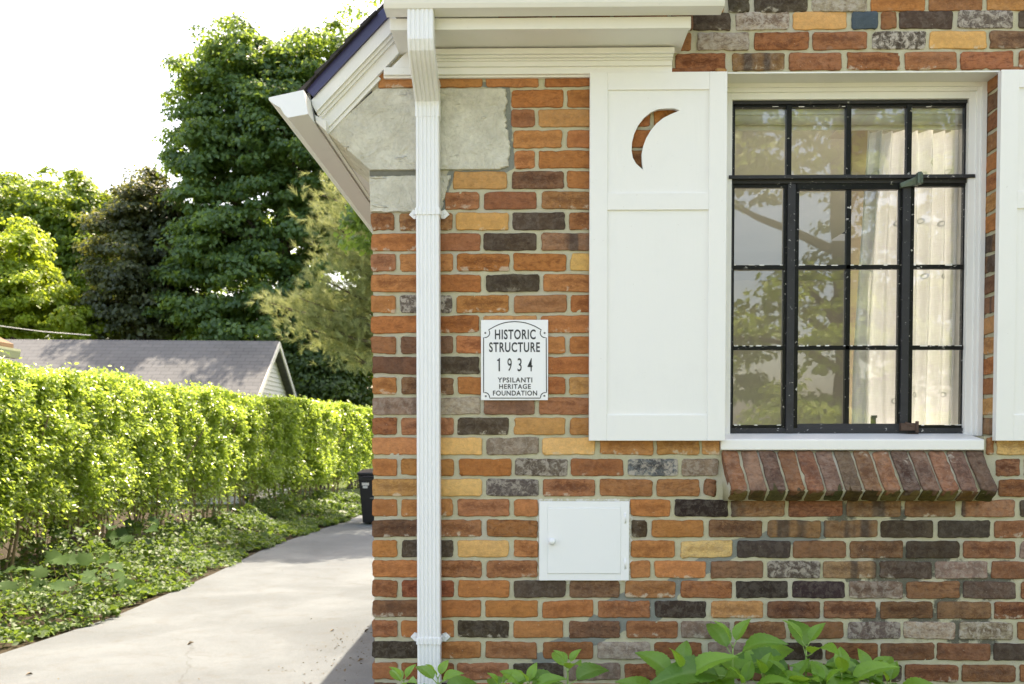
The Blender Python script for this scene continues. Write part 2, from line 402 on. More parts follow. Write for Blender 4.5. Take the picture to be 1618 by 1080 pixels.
# ------------------------------------------------------------------ brick wall
XC = X(588, 600, Y0)                 # corner of the house
WIN_L, WIN_R = X(1146, 405, Y0), X(1577, 420, Y0)
WIN_T, WIN_B = Z(1350, 112, Y0), Z(1350, 718, Y0)
HX0, HX1, HZ0, HZ1 = X(852, 855, Y0), X(994, 855, Y0), Z(920, 917, Y0), Z(920, 792, Y0)   # meter hatch
house = thing('brick_house', (XC, Y0, 0), 'red and orange brick house corner with white shutters and white eaves beside the driveway', 'house')

CLS = {'O': (174,115,70), 'R': (152,101,67), 'B': (126,90,66), 'r': (138,94,66), 'D': (80,65,53), 'K': (60,49,42), 'Y': (202,157,98), 'T': (182,133,84),
       'C': (218,182,126), 'G': (164,150,132), 'W': (98,88,78), 'P': (136,114,100), 'N': (78,84,92), 'M': (140,104,74), 'S': (102,104,112)}
#          white  band  core
PAR = {'O': (.02, 0, .55), 'R': (.05, 0, .7), 'B': (.06, .2, .8), 'r': (.06, .12, .9), 'D': (.10, .25, .5), 'K': (.10, .1, .3), 'Y': (.03, 0, .18), 'T': (.06, 0, .4),
       'C': (.10, 0, .45), 'G': (.75, .05, .9), 'W': (.85, .1, .8), 'P': (.35, .25, .5), 'N': (0, 0, .2), 'M': (.12, .8, .6), 'S': (.75, .3, .7)}
ROWS = '''
t 4 30 1150-1185D 1192-1276D 1283-1370G 1376-1462O 1468-1553R 1560-1640T
t 32 19.5 1061-1095B 1095-1155D 1163-1247G 1253-1338Y 1346-1388N 1392-1417R 1421-1505D 1514-1601W 1610-1690D
t 64 51 1040-1092R 1102-1184G 1192-1278R 1284-1370R 1379-1463W 1469-1559Y 1564-1648B
t 96.5 83 1067-1147R 1157-1240M 1247-1330R 1338-1422R 1429-1512R 1518-1601R 1610-1690R
a 124.2 110 598-672O 677-762O 768-851O 861-942O
a 156.5 142 808-890O 896-979O
a 187.5 174 808-845R 851-936T
a 220.5 206 811-888O 896-979O
a 252.5 239 813-845O 851-934O
a 284.8 271 716-801T 808-891B 896-980O
a 317 303.6 703-757R 765-848R 856-940R
a 349.8 337 586-623R 631-715R 720-804Y 810-893D 899-983R
a 382.3 369 586-673O 678-759R 764-848D 855-940M
a 414.5 401 586-625R 632-716O 722-805O 811-895O 901-985Y
a 447.3 434 586-672O 677-760O 768-852D 858-942O
a 480.2 467 586-625O 632-714W 721-804O 812-896R 902-986O
a 512.2 499 586-672O 677-757O 764-848T 855-940O
a 544.7 532 586-626R 633-716B 721-805O 810-893O 900-984O
a 577 564 588-673B 677-758D 765-848O 855-940O
a 609.4 597 588-627O 634-717B 723-806O 812-894O 899-985T
a 641.3 629 588-673P 678-759G 765-845B 852-938R
a 673 660 588-627R 634-717R 723-804D 812-893T 900-985T
a 704.5 691 588-672O 677-762Y 769-851P 857-940Y 948-1032T 1038-1105T 1109-1137T 1559-1571R 1575-1655C
a 738 725 588-627O 633-717O 725-808O 814-897W 902-985R 992-1071S 1077-1135P 1574-1612R 1618-1700R
a 770 757 588-672T 677-762Y 768-851W 858-940R 948-1031R 1037-1106R 1112-1132R 1578-1655R
a 801.8 788 588-628O 634-716O 723-805R 812-850O 996-1059O 1066-1150K 1155-1240M 1246-1332R 1338-1424M 1430-1510B 1520-1604M 1612-1695D
a 834.3 821 588-672B 677-761R 769-850R 998-1023D 1030-1112O 1120-1204B 1213-1297M 1302-1387M 1392-1475D 1482-1565K 1571-1655R
a 866.5 853 588-628O 635-716D 723-804Y 812-850O 997-1066O 1075-1157C 1165-1249K 1253-1337B 1343-1427B 1432-1516D 1522-1605R 1612-1695P
a 898.4 885 588-672O 677-761R 769-850R 996-1027O 1034-1115O 1123-1206B 1213-1296W 1301-1385M 1390-1472D 1478-1560P 1567-1650R
a 929.8 916 588-628R 635-717R 724-805O 812-894D 900-979B 988-1067R 1076-1157R 1163-1245K 1252-1335K 1342-1427P 1432-1517R 1522-1605D 1614-1695R
a 961.3 948 588-672B 677-760O 767-850O 857-937O 945-1027R 1035-1116K 1124-1206T 1213-1296B 1302-1385R 1391-1474B 1481-1566B 1571-1655R
a 993.3 980 588-628R 634-717O 723-804D 811-890O 899-980B 990-1071R 1076-1153P 1160-1242R 1249-1333R 1340-1423W 1428-1510G 1516-1600G 1608-1690R
a 1026.5 1013 588-672K 677-760O 767-848R 858-937R 944-1027G 1034-1110R 1119-1200P 1212-1300D 1305-1387R 1392-1477B 1481-1565R 1570-1655D
a 1060 1047 588-628R 634-717R 722-804R 811-890K 897-980P 987-1070R 1076-1158R 1165-1248R 1255-1335B 1342-1425D 1430-1514R 1520-1605R 1612-1695R
'''
class BrickSet:
    def __init__(s): s.V = []; s.F = []; s.C = []; s.Pm = []; s.L = []; s.n = 0
    def brick(s, u0, u1, v0, v1, cls, frame, nx=13, nz=6, depth=.008, chip=1.0):
        o, U, Vv, N = frame
        L, Hh = u1 - u0, v1 - v0
        su = np.linspace(0, 1, nx); sv = np.linspace(0, 1, nz)
        su = np.concatenate([[0], [min(.004 / L, .1)], su[1:-1], [1 - min(.004 / L, .1)], [1]]); sv = np.concatenate([[0], [min(.004 / Hh, .2)], sv[1:-1], [1 - min(.004 / Hh, .2)], [1]])
        def edge(t, ln):
            ph = rng.uniform(0, 6.28, 4); k = rng.uniform(.6, 1.4, 4)
            e = .0008 * np.sin(t*ln*45*k[0] + ph[0]) + .0006 * np.sin(t*ln*120*k[1] + ph[1]) + .0004*np.sin(t*ln*260*k[2]+ph[2])
            r0, r1 = rng.uniform(.0015, .006, 2)
            e -= .75*r0*np.clip(1 - t*ln/r0, 0, 1)**2 + .75*r1*np.clip(1 - (1-t)*ln/r1, 0, 1)**2
            for _ in range(rng.poisson(.5*chip)):
                c = rng.uniform(.0, 1.); e -= rng.uniform(.0008, .0026) * np.exp(-((t-c)*ln/rng.uniform(.003, .010))**2)
            if rng.random() < .12*chip:
                c = rng.uniform(.05, .95); e -= rng.uniform(.0015, .0045) * np.exp(-((t-c)*ln/rng.uniform(.006, .016))**2)
            return e * chip
        top, bot = edge(su, L), edge(su, L); lf, rt = edge(sv, Hh), edge(sv, Hh)
        tilt = rng.normal(0, .0012) * chip
        A, B = np.meshgrid(su, sv, indexing='ij')
        u = u0 + A*L - lf[None, :]*(1-A) + rt[None, :]*A
        v = v0 + B*Hh - bot[:, None]*(1-B) + top[:, None]*B + (A-.5)*tilt*2
        pr = abs(rng.normal(0, .0010))
        n = pr + .0011*np.sin(A*rng.uniform(3, 9) + rng.uniform(0, 6)) + .0009*np.sin(B*rng.uniform(2, 5) + A*4 + rng.uniform(0, 6)) + rng.normal(0, .0002, A.shape); n = np.maximum(n, -.0016)
        ring1 = (A <= su[1]) | (A >= su[-2]) | (B <= sv[1]) | (B >= sv[-2])
        n = np.where(ring1, n - .0012, n)
        # the outermost ring turns back into the joint
        u2, v2, n2 = u.copy(), v.copy(), n.copy()
        VV = [];
        base = np.array(o)[None, :] + u.reshape(-1, 1)*np.array(U) + v.reshape(-1, 1)*np.array(Vv) + n.reshape(-1, 1)*np.array(N)
        na, nb = A.shape; idx = np.arange(na*nb).reshape(na, nb)
        f = np.stack([idx[:-1, :-1], idx[1:, :-1], idx[1:, 1:], idx[:-1, 1:]], -1).reshape(-1, 4)
        loop = np.concatenate([idx[:, 0], idx[-1, 1:], idx[-2::-1, -1], idx[0, -2:0:-1]])
        back = base[loop] - (np.array(N) * (depth + n.reshape(-1, 1)[loop]))
        j = np.arange(len(loop)); bi = na*nb + j; j2 = (j+1) % len(loop)
        fs = np.stack([loop[j], bi, bi[j2], loop[j2]], -1)
        allv = np.concatenate([base, back]); allf = np.concatenate([f, fs]) + s.n
        flip = np.dot(np.cross(np.array(U), np.array(Vv)), np.array(N)) < 0
        if flip: allf = allf[:, ::-1]
        s.V.append(allv); s.F.append(allf); s.n += len(allv)
        c = np.array(CLS[cls], float) + rng.normal(0, 6) + rng.normal(0, 1.8, 3)
        c = np.array(lin(np.clip(c, 12, 245))) / 1.0
        lo = np.stack([A.ravel(), B.ravel()], -1); lo = np.concatenate([lo, lo[loop]]); s.L.append(np.concatenate([lo, np.tile([L, 1.], (len(lo), 1))], 1))
        w_, b_, k_ = PAR[cls]; w_ *= rng.uniform(.6, 1.2); k_ *= rng.uniform(.6, 1.4)
        s.C.append(np.tile([*c, 1], (len(allv), 1))); s.Pm.append(np.tile([w_, b_, rng.random(), k_], (len(allv), 1)))
front = (Vector((0, Y0, 0)), Vector((1,0,0)), Vector((0,0,1)), Vector((0,-1,0)))
side = (Vector((XC, 0, 0)), Vector((0,1,0)), Vector((0,0,1)), Vector((-1,0,0)))
BS = BrickSet(); row_z = []
PIT = .2022; BH = (Z(700, 467, Y0) - Z(700, 493.6, Y0))
RIDGE_X = 1.56
RA, RB = P(519, 211, Y0), P(609, 116, Y0)
RT = Vector((RB.x - RA.x, 0, RB.z - RA.z)).normalized(); RP = Vector((-RT.z, 0, RT.x))
def roof_line(x, off=0.0):           # z of the lower edge of the rake boards at x
    q = RA + RP*off; return q.z + (x - q.x) * RT.z / RT.x
lines = [l for l in ROWS.strip().split('\n')]
FAR = 3.55
for ri, l in enumerate(lines):
    k, yc, yt, *bl = l.split(); yc = float(yc); xr = 1300 if k == 't' else 650
    zc = Z(xr, yc, Y0); row_z.append(zc); z0, z1 = zc - BH/2 - .0008, zc + BH/2 + .0008
    last = None; cells = []
    for b in bl:
        a, c = b[:-1].split('-'); cells.append((X(float(a), yc, Y0), X(float(c), yc, Y0), b[-1]))
    # carry the course on where the photograph hides it
    if k == 'a' and yc < 700:
        x = cells[-1][1] + .014
        while x < WIN_L:
            e = min(x + PIT - .014, WIN_L); 
            if e - x > .03: cells.append((x, e, 'D' if (262 < yc < 290 and x < X(1040, 270, Y0)) else rng.choice(list('OOTRO'))))
            x += PIT
        x = WIN_R + (0 if ri % 2 else .09)
        if ri % 2 == 0: cells.append((WIN_R, WIN_R + .083, rng.choice(list('RRBO'))))
        cells.append((x + .007, x + PIT - .007, rng.choice(list('RRBO'))))
    x = max(c[1] for c in cells) + .014
    while x < FAR:
        cells.append((x, x + PIT - .014, rng.choice(list('RRBBDOM')))); x += PIT
    if k == 't':
        x = min(c[0] for c in cells) - PIT
        while x > XC - .2:
            if roof_line(x - .05) > z1 + .0: cells.append((x, x + PIT - .014, 'O'))
            x -= PIT
    for (a, c, cl) in cells:
        corner = a < XC + .01
        if cl == 'R' and a > X(1110, 880, Y0) and zc < WIN_B: cl = 'r'
        BS.brick(a, c, z0, z1, cl, front, depth=(.098 if corner else .008))
step = (row_z[11] - row_z[-1]) / (len(row_z) - 12)
# courses below and above the picture, then the side wall, in plainer bricks
extra = []
z = row_z[-1] - step
while z > .03: extra.append(z); z -= step
for i, zc in enumerate(extra):
    x = XC + (.0 if i % 2 else -.1)
    while x < FAR:
        a = max(x, XC); 
        if x + PIT - .014 - a > .03: BS.brick(a, x + PIT - .014, zc - BH/2, zc + BH/2, rng.choice(list('OORRBBDKT')), front, 5, 3, depth=.098 if a < XC + .01 else .008)
        x += PIT
up = []; z = row_z[0] + step
while z < 5.2: up.append(z); z += step
for i, zc in enumerate(up):
    x = -1.0 + (0 if i % 2 else -.1)
    while x < FAR:
        if min(roof_line(x), roof_line(2*RIDGE_X - x - PIT)) > zc + BH: BS.brick(x, x + PIT - .014, zc - BH/2, zc + BH/2, rng.choice(list('RRBDOTG')), front, 3, 3, chip=.6)
        x += PIT
for i, zc in enumerate(sorted(row_z + extra)):
    if zc + BH/2 > roof_line(XC) - .30: continue
    y = Y0 + (.112 if i % 2 else .212)
    while y < 8.5:
        BS.brick(y, y + PIT - .014, zc - BH/2, zc + BH/2, rng.choice(list('OORRBDT')), side, 3, 3, chip=.6); y += PIT
# return of the bricks into the window opening (right jamb)
jamb = (Vector((WIN_R, 0, 0)), Vector((0,1,0)), Vector((0,0,1)), Vector((-1,0,0)))
for zc in row_z:
    if WIN_B - .02 < zc < WIN_T - .0: BS.brick(Y0 + .006, Y0 + .115, zc - BH/2, zc + BH/2, rng.choice(list('RRBOMT')), jamb, 9, 6, depth=.006)
# brick courses joined with the mortar sheet as ONE wall mesh
gx = np.arange(XC + .004, FAR + .02, .0125); gz = np.concatenate([np.arange(0, 3.22, .0125)])
def poly_pts(pl, r):
    o = []
    for (a, b), (c, d) in zip(pl[:-1], pl[1:]):
        k = max(1, int(math.hypot(c-a, d-b) / (r*.4)))
        o += [(a + (c-a)*j/k, b + (d-b)*j/k, r) for j in range(k+1)]
    return o
PATCH = poly_pts([(1300,838),(1215,852),(1160,866),(1122,893),(1072,912)], 15) + poly_pts([(1130,880),(1068,925),(1040,943),(985,950),(960,962)], 17) + poly_pts([(1058,950),(1032,972),(985,982),(940,985)], 15) + poly_pts([(985,985),(930,1012),(880,1022)], 15) + poly_pts([(900,1030),(850,1042)], 13) \
    + poly_pts([(801,140),(804,200),(807,262)], 7) + poly_pts([(800,268),(770,271),(712,272)], 6) + poly_pts([(712,275),(704,300),(699,330)], 6) + poly_pts([(640,130),(800,134)], 6)
DIRT = [(1440,885,30),(1400,902,34),(1430,915,30),(1480,890,26),(1520,915,34),(1560,925,26),(1500,940,22),(1460,985,30),(1380,980,26),(1540,985,34),(1515,1000,26),(1490,960,20),(1350,905,20),(1330,812,24),(1420,812,16),(1590,905,22),(1560,1020,20)]
Gx, Gz = np.meshgrid(gx, gz, indexing='ij')
st = np.zeros(Gx.shape + (4,), np.float32); st[..., 3] = 1
CAULK = poly_pts([(850,790),(996,790),(996,919),(850,919),(850,790)], 4)
for (lst, ch, amp) in ((CAULK, 2, .6), (PATCH, 0, .62), (DIRT, 1, .8)):
    for (px, py, r) in lst:
        q = P(px, py, Y0); rr = r * Y0 / F_PX
        st[..., ch] = np.maximum(st[..., ch], amp * np.clip(1.6 - np.hypot(Gx - q.x, Gz - q.z) / rr, 0, 1))
jit = rng.normal(0, .0009, Gx.shape)
Vm = np.stack([Gx, np.full(Gx.shape, Y0 + .0040) + jit, Gz], -1).reshape(-1, 3)
idx = np.arange(Gx.size).reshape(Gx.shape)
q = np.stack([idx[:-1, :-1], idx[1:, :-1], idx[1:, 1:], idx[:-1, 1:]], -1)
cx = (Gx[:-1, :-1] + .00625); cz = (Gz[:-1, :-1] + .00625)
keep = ~((cx > WIN_L) & (cx < WIN_R) & (cz > WIN_B) & (cz < WIN_T)) & ~((cx > HX0 + .01) & (cx < HX1 - .01) & (cz > HZ0 + .01) & (cz < HZ1 - .01))
keep &= cz < (RA.z + (cx - RA.x) * RT.z / RT.x) + .02
q = q[keep]
bv = np.concatenate(BS.V); bf = np.concatenate(BS.F)
extraV = []; extraF = []; nb0 = len(bv) + len(Vm)
def quad(a, b, c, d):
    extraF.append([nb0 + len(extraV) + i for i in range(4)]); extraV.extend([a, b, c, d])
xs = XC + .0045; zt = roof_line(XC)
quad((xs, Y0 + .0045, 0), (xs, Y0 + .0045, zt), (xs, 8.6, zt), (xs, 8.6, 0))
quad((WIN_R - .0035 + .007, Y0 + .0045, WIN_B), (WIN_R + .0035, Y0 + .13, WIN_B), (WIN_R + .0035, Y0 + .13, WIN_T), (WIN_R + .0035, Y0 + .0045, WIN_T))
zu0, zu1 = 3.2, 4.9
quad((XC + (zu0 - zt), Y0 + .0045, zu0), (FAR, Y0 + .0055, zu0), (2*RIDGE_X - (RA.x + (zu1 - RA.z)*RT.x/RT.z), Y0 + .0055, zu1), (RA.x + (zu1 - RA.z)*RT.x/RT.z, Y0 + .0055, zu1))
ev = np.array([tuple(p) for p in extraV]); ef = np.array(extraF)
V_ = np.concatenate([bv, Vm, ev]); F_ = np.concatenate([bf, q + len(bv), ef])
Cc = np.concatenate(BS.C + [np.ones((len(Vm) + len(ev), 4))]); Pp = np.concatenate(BS.Pm + [np.zeros((len(Vm) + len(ev), 4))])
Ll = np.concatenate(BS.L + [np.zeros((len(Vm) + len(ev), 4))])
Ss = np.concatenate([np.zeros((len(bv), 4)), st.reshape(-1, 4), np.zeros((len(ev), 4))])
mi = np.concatenate([np.zeros(len(bf)), np.ones(len(q) + len(ef))])
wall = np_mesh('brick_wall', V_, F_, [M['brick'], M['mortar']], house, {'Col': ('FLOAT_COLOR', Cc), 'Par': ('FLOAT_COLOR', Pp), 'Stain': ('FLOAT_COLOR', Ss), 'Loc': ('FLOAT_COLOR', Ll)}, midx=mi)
# the solid wall behind the face, the other walls, and the room behind the window
core = MB(); D0, D1 = Y0 + .012, Y0 + .26
xw = 3.62
core.box(XC + .012, WIN_L - .0, D0, D1, 0, roof_line(XC)); core.box(XC + .05, WIN_L, D0 + .001, D1, roof_line(XC), WIN_T); core.box(WIN_R + .006, xw, D0, D1, 0, WIN_T)
core.box(WIN_L, WIN_R + .006, D0, D1, 0, WIN_B); core.box(X(1556, 698, Y0), WIN_R + .006, Y0 + .006, Y0 + .10, WIN_B - .01, Z(1350, 689, Y0 + .05))
ztop = roof_line(RIDGE_X)
xk = RA.x + (WIN_T - RA.z)*RT.x/RT.z + .01; core.prism([(xk, D0, WIN_T), (2*RIDGE_X - xk, D0, WIN_T), (RIDGE_X, D0, ztop)], (0, D1 - D0, 0))
core.box(XC + .012, XC + .25, D1, 12, 0, roof_line(XC) - .05); 
wy0, wy1, wz0, wz1 = 4.0, 7.4, .5, 2.65  # unseen side wall opening, added to brighten the room
zr_ = roof_line(XC) - .05
core.box(xw - .25, xw, D1, wy0, 0, zr_); core.box(xw - .25, xw, wy1, 12, 0, zr_); core.box(xw - .25, xw, wy0, wy1, 0, wz0); core.box(xw - .25, xw, wy0, wy1, wz1, zr_)
core.prism([(XC + .012, 11.8, 0), (xw, 11.8, 0), (xw, 11.8, roof_line(XC)), (RIDGE_X, 11.8, ztop), (XC + .012, 11.8, roof_line(XC))], (0, .2, 0))
core.build('wall_core', M['mortar'], house)
room = MB()
rx0, rx1, ry0, ry1, rz0, rz1 = -.25, xw - .26, D1 + .002, 9.0, .45, 2.62 + .33
room.box(rx0, rx1, ry1, ry1 + .05, rz0, rz1); room.box(rx0 - .05, rx0, ry0, ry1, rz0, rz1); room.box(rx1 - .05, rx1, ry0, wy0, rz0, rz1); room.box(rx1 - .05, rx1, wy1, ry1, rz0, rz1); room.box(rx1 - .05, rx1, wy0, wy1, rz0, wz0); room.box(rx1 - .05, rx1, wy0, wy1, wz1, rz1)
room.box(rx0, rx1, ry0, ry1, rz0 - .05, rz0); room.box(rx0, 1.4, ry0, ry1, rz1, rz1 + .05); room.box(1.4, rx1, ry0, 3.86, rz1, rz1 + .05); room.box(1.4, rx1, 7.2, ry1, rz1, rz1 + .05); room.box(3.0, rx1, 4.0, 7.2, rz1, rz1 + .05); room.box(1.4, 2.15, 4.75, 7.2, rz1, rz1 + .05)  # ceiling left open in places, added so sun reaches curtain and floor
room.build('room_lining', M['darkroom'], house)

# ------------------------------------------------------------------ corner stones
def stone(pts_px, Yf, depth, name, ragged):
    """rough faced block: outline from pixels at its own depth, chiselled edge, swept back"""
    out = []
    n = len(pts_px)
    for i in range(n):
        a, b = P(*pts_px[i], Yf), P(*pts_px[(i+1) % n], Yf); k = max(2, int((b-a).length / .008))
        for j in range(k):
            p = a.lerp(b, j/k)
            if i in ragged and j: p += Vector((rng.normal(0, .0025), 0, rng.normal(0, .0012)))
            out.append(p)
    m = MB(); c = sum(out, Vector()) / len(out)
    ins = [p.lerp(c, .012) for p in out]; nn = len(out)
    vs = [Vector((p.x, Yf + .006, p.z)) for p in out] + [Vector((p.x, Yf, p.z)) for p in ins] + [Vector((p.x, Yf + depth, p.z)) for p in out]
    fs = [(i, (i+1) % nn, nn + (i+1) % nn, nn + i) for i in range(nn)] + [(i, i + 2*nn, (i+1) % nn + 2*nn, (i+1) % nn) for i in range(nn)]
    tris = tessellate_polygon([[Vector((p.x, p.z, 0)) for p in ins]])
    fs += [tuple(nn + i for i in t) for t in tris]
    m.add(vs, fs)
    o = m.build(name, M['stone'], house)
    bm = __import__('bmesh').new(); bm.from_mesh(o.data); __import__('bmesh').ops.recalc_face_normals(bm, faces=bm.faces); bm.to_mesh(o.data); bm.free()
    return o
s1 = stone([(519, 211), (540, 188), (594, 139), (799, 139), (802, 158), (797, 178), (803, 205), (806, 235), (804, 262), (786, 267), (584, 268)], Y0 - .006, .42, 'corner_stone', {3, 4, 5, 6, 7, 8})
tag(s1, 'large angled limestone block under the eave')
s2 = stone([(583, 278), (712, 276), (706, 295), (701, 320), (697, 333), (585, 334)], Y0 - .006, .42, 'corner_stone', {0, 1, 2, 3, 4})
tag(s2, 'smaller limestone block below the angled one')

m = MB(); m.box(X(584, 272, Y0), X(656, 272, Y0), Y0 + .001, Y0 + .3, Z(620, 277.5, Y0), Z(620, 267, Y0)); m.build('bed_joint', m_plain('grey_bed_mortar', (.17, .165, .13), .95, 0, .25, 60, .4), house)
# ------------------------------------------------------------------ cornice, gutters, rake, roof
def bx(m, px0, py0, px1, py1, Yf, Yb, mm=0):
    xm, ym = (px0 + px1) / 2, (py0 + py1) / 2
    return m.box(X(px0, ym, Yf), X(px1, ym, Yf), Yf, Yb, Z(xm, py1, Yf), Z(xm, py0, Yf), mm)
crown = MB()
for (y0, y1, Yf, r) in ((116, 122, Y0 - .014, 934), (104, 116.5, Y0 - .026, 1062), (95, 104, Y0 - .036, 1062), (90, 95, Y0 - .044, 1063), (84, 90, Y0 - .056, 1064), (75, 84, Y0 - .070, 1066)):
    bx(crown, 606 if y0 > 100 else 646, y0, r, y1, Yf, Y0 + .005)
cornice = crown.build('cornice', M['trim'], house, bevel=.0025)
YS = Y0 - .215
zs = Z(850, 45, YS)
m = MB(); m.box(X(617, 43, YS), X(1090, 43, YS), YS + .022, Y0 + .004, zs, zs + .02)
m.build('soffit', M['trim'], cornice, bevel=.002)
m = MB(); bx(m, 616, 27, 1092, 45.5, YS, YS + .022); m.build('fascia', M['trim'], cornice, bevel=.002)
zb = Z(850, 26, YS)                                                    # underside of the gutter
gut = MB()
gx0, gx1 = X(606, 12, YS - .095), X(1146, 8, YS - .095)
prof = [(YS - .002, zb), (YS - .072, zb), (YS - .080, zb + .012), (YS - .088, zb + .034), (YS - .104, zb + .062), (YS - .108, zb + .085), (YS - .108, zb + .105), (YS - .100, zb + .105),
        (YS - .098, zb + .066), (YS - .080, zb + .036), (YS - .070, zb + .008), (YS - .006, zb + .008), (YS - .006, zb + .11), (YS - .002, zb + .11)]
gut.prism([(gx0, a, b) for a, b in prof], (gx1 - gx0, 0, 0))
gutter = gut.build('rain_gutter', M['trim'], house, bevel=.001)
cp = [p for p in prof[:7]] + [(YS - .002, zb + .105)]
for gxa in (gx0 - .0025, gx1):
    m = MB(); m.prism([(gxa, a, b) for a, b in cp], (.0025, 0, 0)); m.build('gutter_end_cap', M['trim'], gutter)
# small pent roof above the front gutter
m = MB(); m.prism([(gx0 + .01, YS - .06, zb + .11), (gx0 + .01, Y0 + .01, zb + .34), (gx0 + .01, Y0 + .01, zb + .37), (gx0 + .01, YS - .06, zb + .135)], (gx1 - gx0 - .06, 0, 0))
m.build('pent_roof', M['asphalt'], house)
# rake boards climbing from the left eave
def rk(t, p, Y): q = RA + RT*t + RP*p; return Vector((q.x, Y, q.z))
TL = (RB - RA).length + .035
def band(mb, p0, p1, pr, t1=TL, t0=None, thick=None, mm=0):
    Yf = Y0 - pr
    a0 = p0*.30 if t0 is None else t0; a1 = p1*.30 if t0 is None else t0
    mb.prism([rk(a0, p0, Yf), rk(t1, p0, Yf), rk(t1, p1, Yf), rk(a1, p1, Yf)], (0, (thick or pr + .01), 0), mm)
rake = MB()
band(rake, -.004, .009, .010, TL - .06); band(rake, .009, .048, .018, TL + .10); band(rake, .046, .056, .030, TL + .10); band(rake, .055, .066, .040, TL + .10); band(rake, .065, .106, .052, TL + .12)
rake.prism([P(607, 117, Y0 - .0185), P(660, 117, Y0 - .0185), P(660, 76, Y0 - .0185), P(648, 76, Y0 - .0185)], (0, .018, 0))
rake_o = rake.build('rake_board', M['trim'], house, bevel=.0018)
m = MB(); band(m, .106, .139, .064, TL + .12, .050); m.build('drip_edge', M['navy'], rake_o)
m = MB()
nseg = 5
for i in range(nseg):
    a, b = .035 + i*(TL + .05)/nseg, .035 + (i+1)*(TL + .05)/nseg
    Yf = Y0 - .085
    m.prism([rk(a - (.012 if i == 0 else 0), .139 + (0 if i else -.004), Yf), rk(b, .139, Yf), rk(b, .145, Yf), rk(a - (.02 if i == 0 else 0), .150 + .002*(i % 2), Yf)], (0, .2, 0))
m.build('starter_shingle', M['asphalt'], rake_o)
m = MB(); m.prism([P(485, 147, Y0 - .055), P(489, 146, Y0 - .055), P(499, 190, Y0 - .055), P(496, 190, Y0 - .055)], (0, .06, 0)); m.build('flashing', M['flash'], rake_o)
# the main roof: two slopes, with ridge
roof = MB()
rl = rk(.03, .142, Y0 - .06); rr = Vector((RIDGE_X, Y0 - .06, roof_line(RIDGE_X) + .142/RT.x))
for sx in (1, -1):
    a, b = rl.copy(), rr.copy()
    if sx < 0: a.x = 2*RIDGE_X - a.x
    # starts above the picture so that the edge shingles stay in front
    up_ = Vector((0, 0, .014))
    if sx > 0: roof.prism([a, b, b + up_, a + up_], (0, 8.7, 0)); continue
    # right slope: unseen opening, added to throw sun into the room
    def on(xq): return a + (b - a)*((xq - a.x)/(b.x - a.x))
    s0, s1 = on(3.3), on(1.62)
    roof.prism([a, s0, s0 + up_, a + up_], (0, 8.7, 0)); roof.prism([s1, b, b + up_, s1 + up_], (0, 8.7, 0))
    for ya_, yb_ in ((0, 4.8 - a.y), (7.9 - a.y, 8.7)):
        q_ = [s0, s1, s1 + up_, s0 + up_]; roof.prism([p + Vector((0, ya_, 0)) for p in q_], (0, yb_ - ya_, 0))
roof.build('roof', M['asphalt'], house)
# left eave: K-style gutter running back, fascia and sloped soffit
YG = Y0 - .16
gp = [P(455, 186, YG), P(449, 180, YG), P(443, 170, YG), P(432, 164, YG), P(425, 158, YG), P(425, 154, YG), P(480, 142, YG), P(487, 180, YG)]
m = MB(); m.prism(gp, (0, 8.6, 0)); eg = m.build('rain_gutter', M['trim'], house, bevel=.001)
m = MB(); m.prism([p + Vector((0, -.003, 0)) for p in gp], (0, .0028, 0)); m.build('gutter_end_cap', M['metalwhite'], eg)
m = MB()
qa, qb, qc, qd = P(487, 181, YG + .02), P(497, 190, Y0 - .05), P(519, 212, Y0 - .012), P(519, 196, Y0 - .012)
m.prism([Vector((p.x, Y0 - .05, p.z)) for p in (qa, qb, qc, qd, qa + Vector((0, 0, .03)))], (0, 8.4, 0))
m.build('eave_soffit', M['trim'], house)
m = MB(); m.box(qc.x - .005, XC + .01, Y0 + .43, 12, qc.z + .004, qc.z + .025); m.box(XC - .03, XC - .002, Y0 + .43, 12, qc.z - .09, qc.z + .004)
m.build('eave_board', M['trim'], house)

# ------------------------------------------------------------------ downspout
def fluted(w, d, n=5, r=.006):
    """closed outline (across, out) of a corrugated rectangular pipe, front face outwards"""
    pts = [(-w/2, -d/2)]
    pts += [(-w/2, d/2 - r), (-w/2 + r*.3, d/2 - r*.3), (-w/2 + r, d/2)]
    fw = (w - 2*r) / n
    for i in range(n):
        x = -w/2 + r + i*fw
        pts += [(x + fw*.22, d/2), (x + fw*.34, d/2 - .0035), (x + fw*.66, d/2 - .0035), (x + fw*.78, d/2)]
    pts += [(w/2 - r, d/2), (w/2 - r*.3, d/2 - r*.3), (w/2, d/2 - r), (w/2, -d/2)]
    return pts
def sweep(mb, path, prof, xc, sc=None):
    """path of (Y, z); profile stays square to the path, x stays level"""
    ring = []
    for i, (y, z) in enumerate(path):
        a, b = path[max(0, i-1)], path[min(len(path)-1, i+1)]
        t = Vector((0, b[0]-a[0], b[1]-a[1])).normalized(); o = Vector((0, t.z, -t.y))     # outward (towards the street) for a path going down
        s = 1 if sc is None else sc[i]
        ring.append([Vector((xc, y, z)) + Vector((px*s, 0, 0)) + o*(pd*s) for px, pd in prof])
    n = len(prof); vs = [p for r in ring for p in r]
    fs = [(i*n + k, i*n + (k+1) % n, (i+1)*n + (k+1) % n, (i+1)*n + k) for i in range(len(ring)-1) for k in range(n)]
    fs += [tuple(range(n-1, -1, -1)), tuple(range((len(ring)-1)*n, len(ring)*n))]
    mb.add(vs, fs)
pf = fluted(.083, .056)
dxc = X(676, 600, Y0 - .07)
yw = Y0 - .041; yg = YS - .040
path = []
zt_, zmid = zb + .004, Z(666, 58, yg - .028)
zl = Z(675, 160, yw - .03)
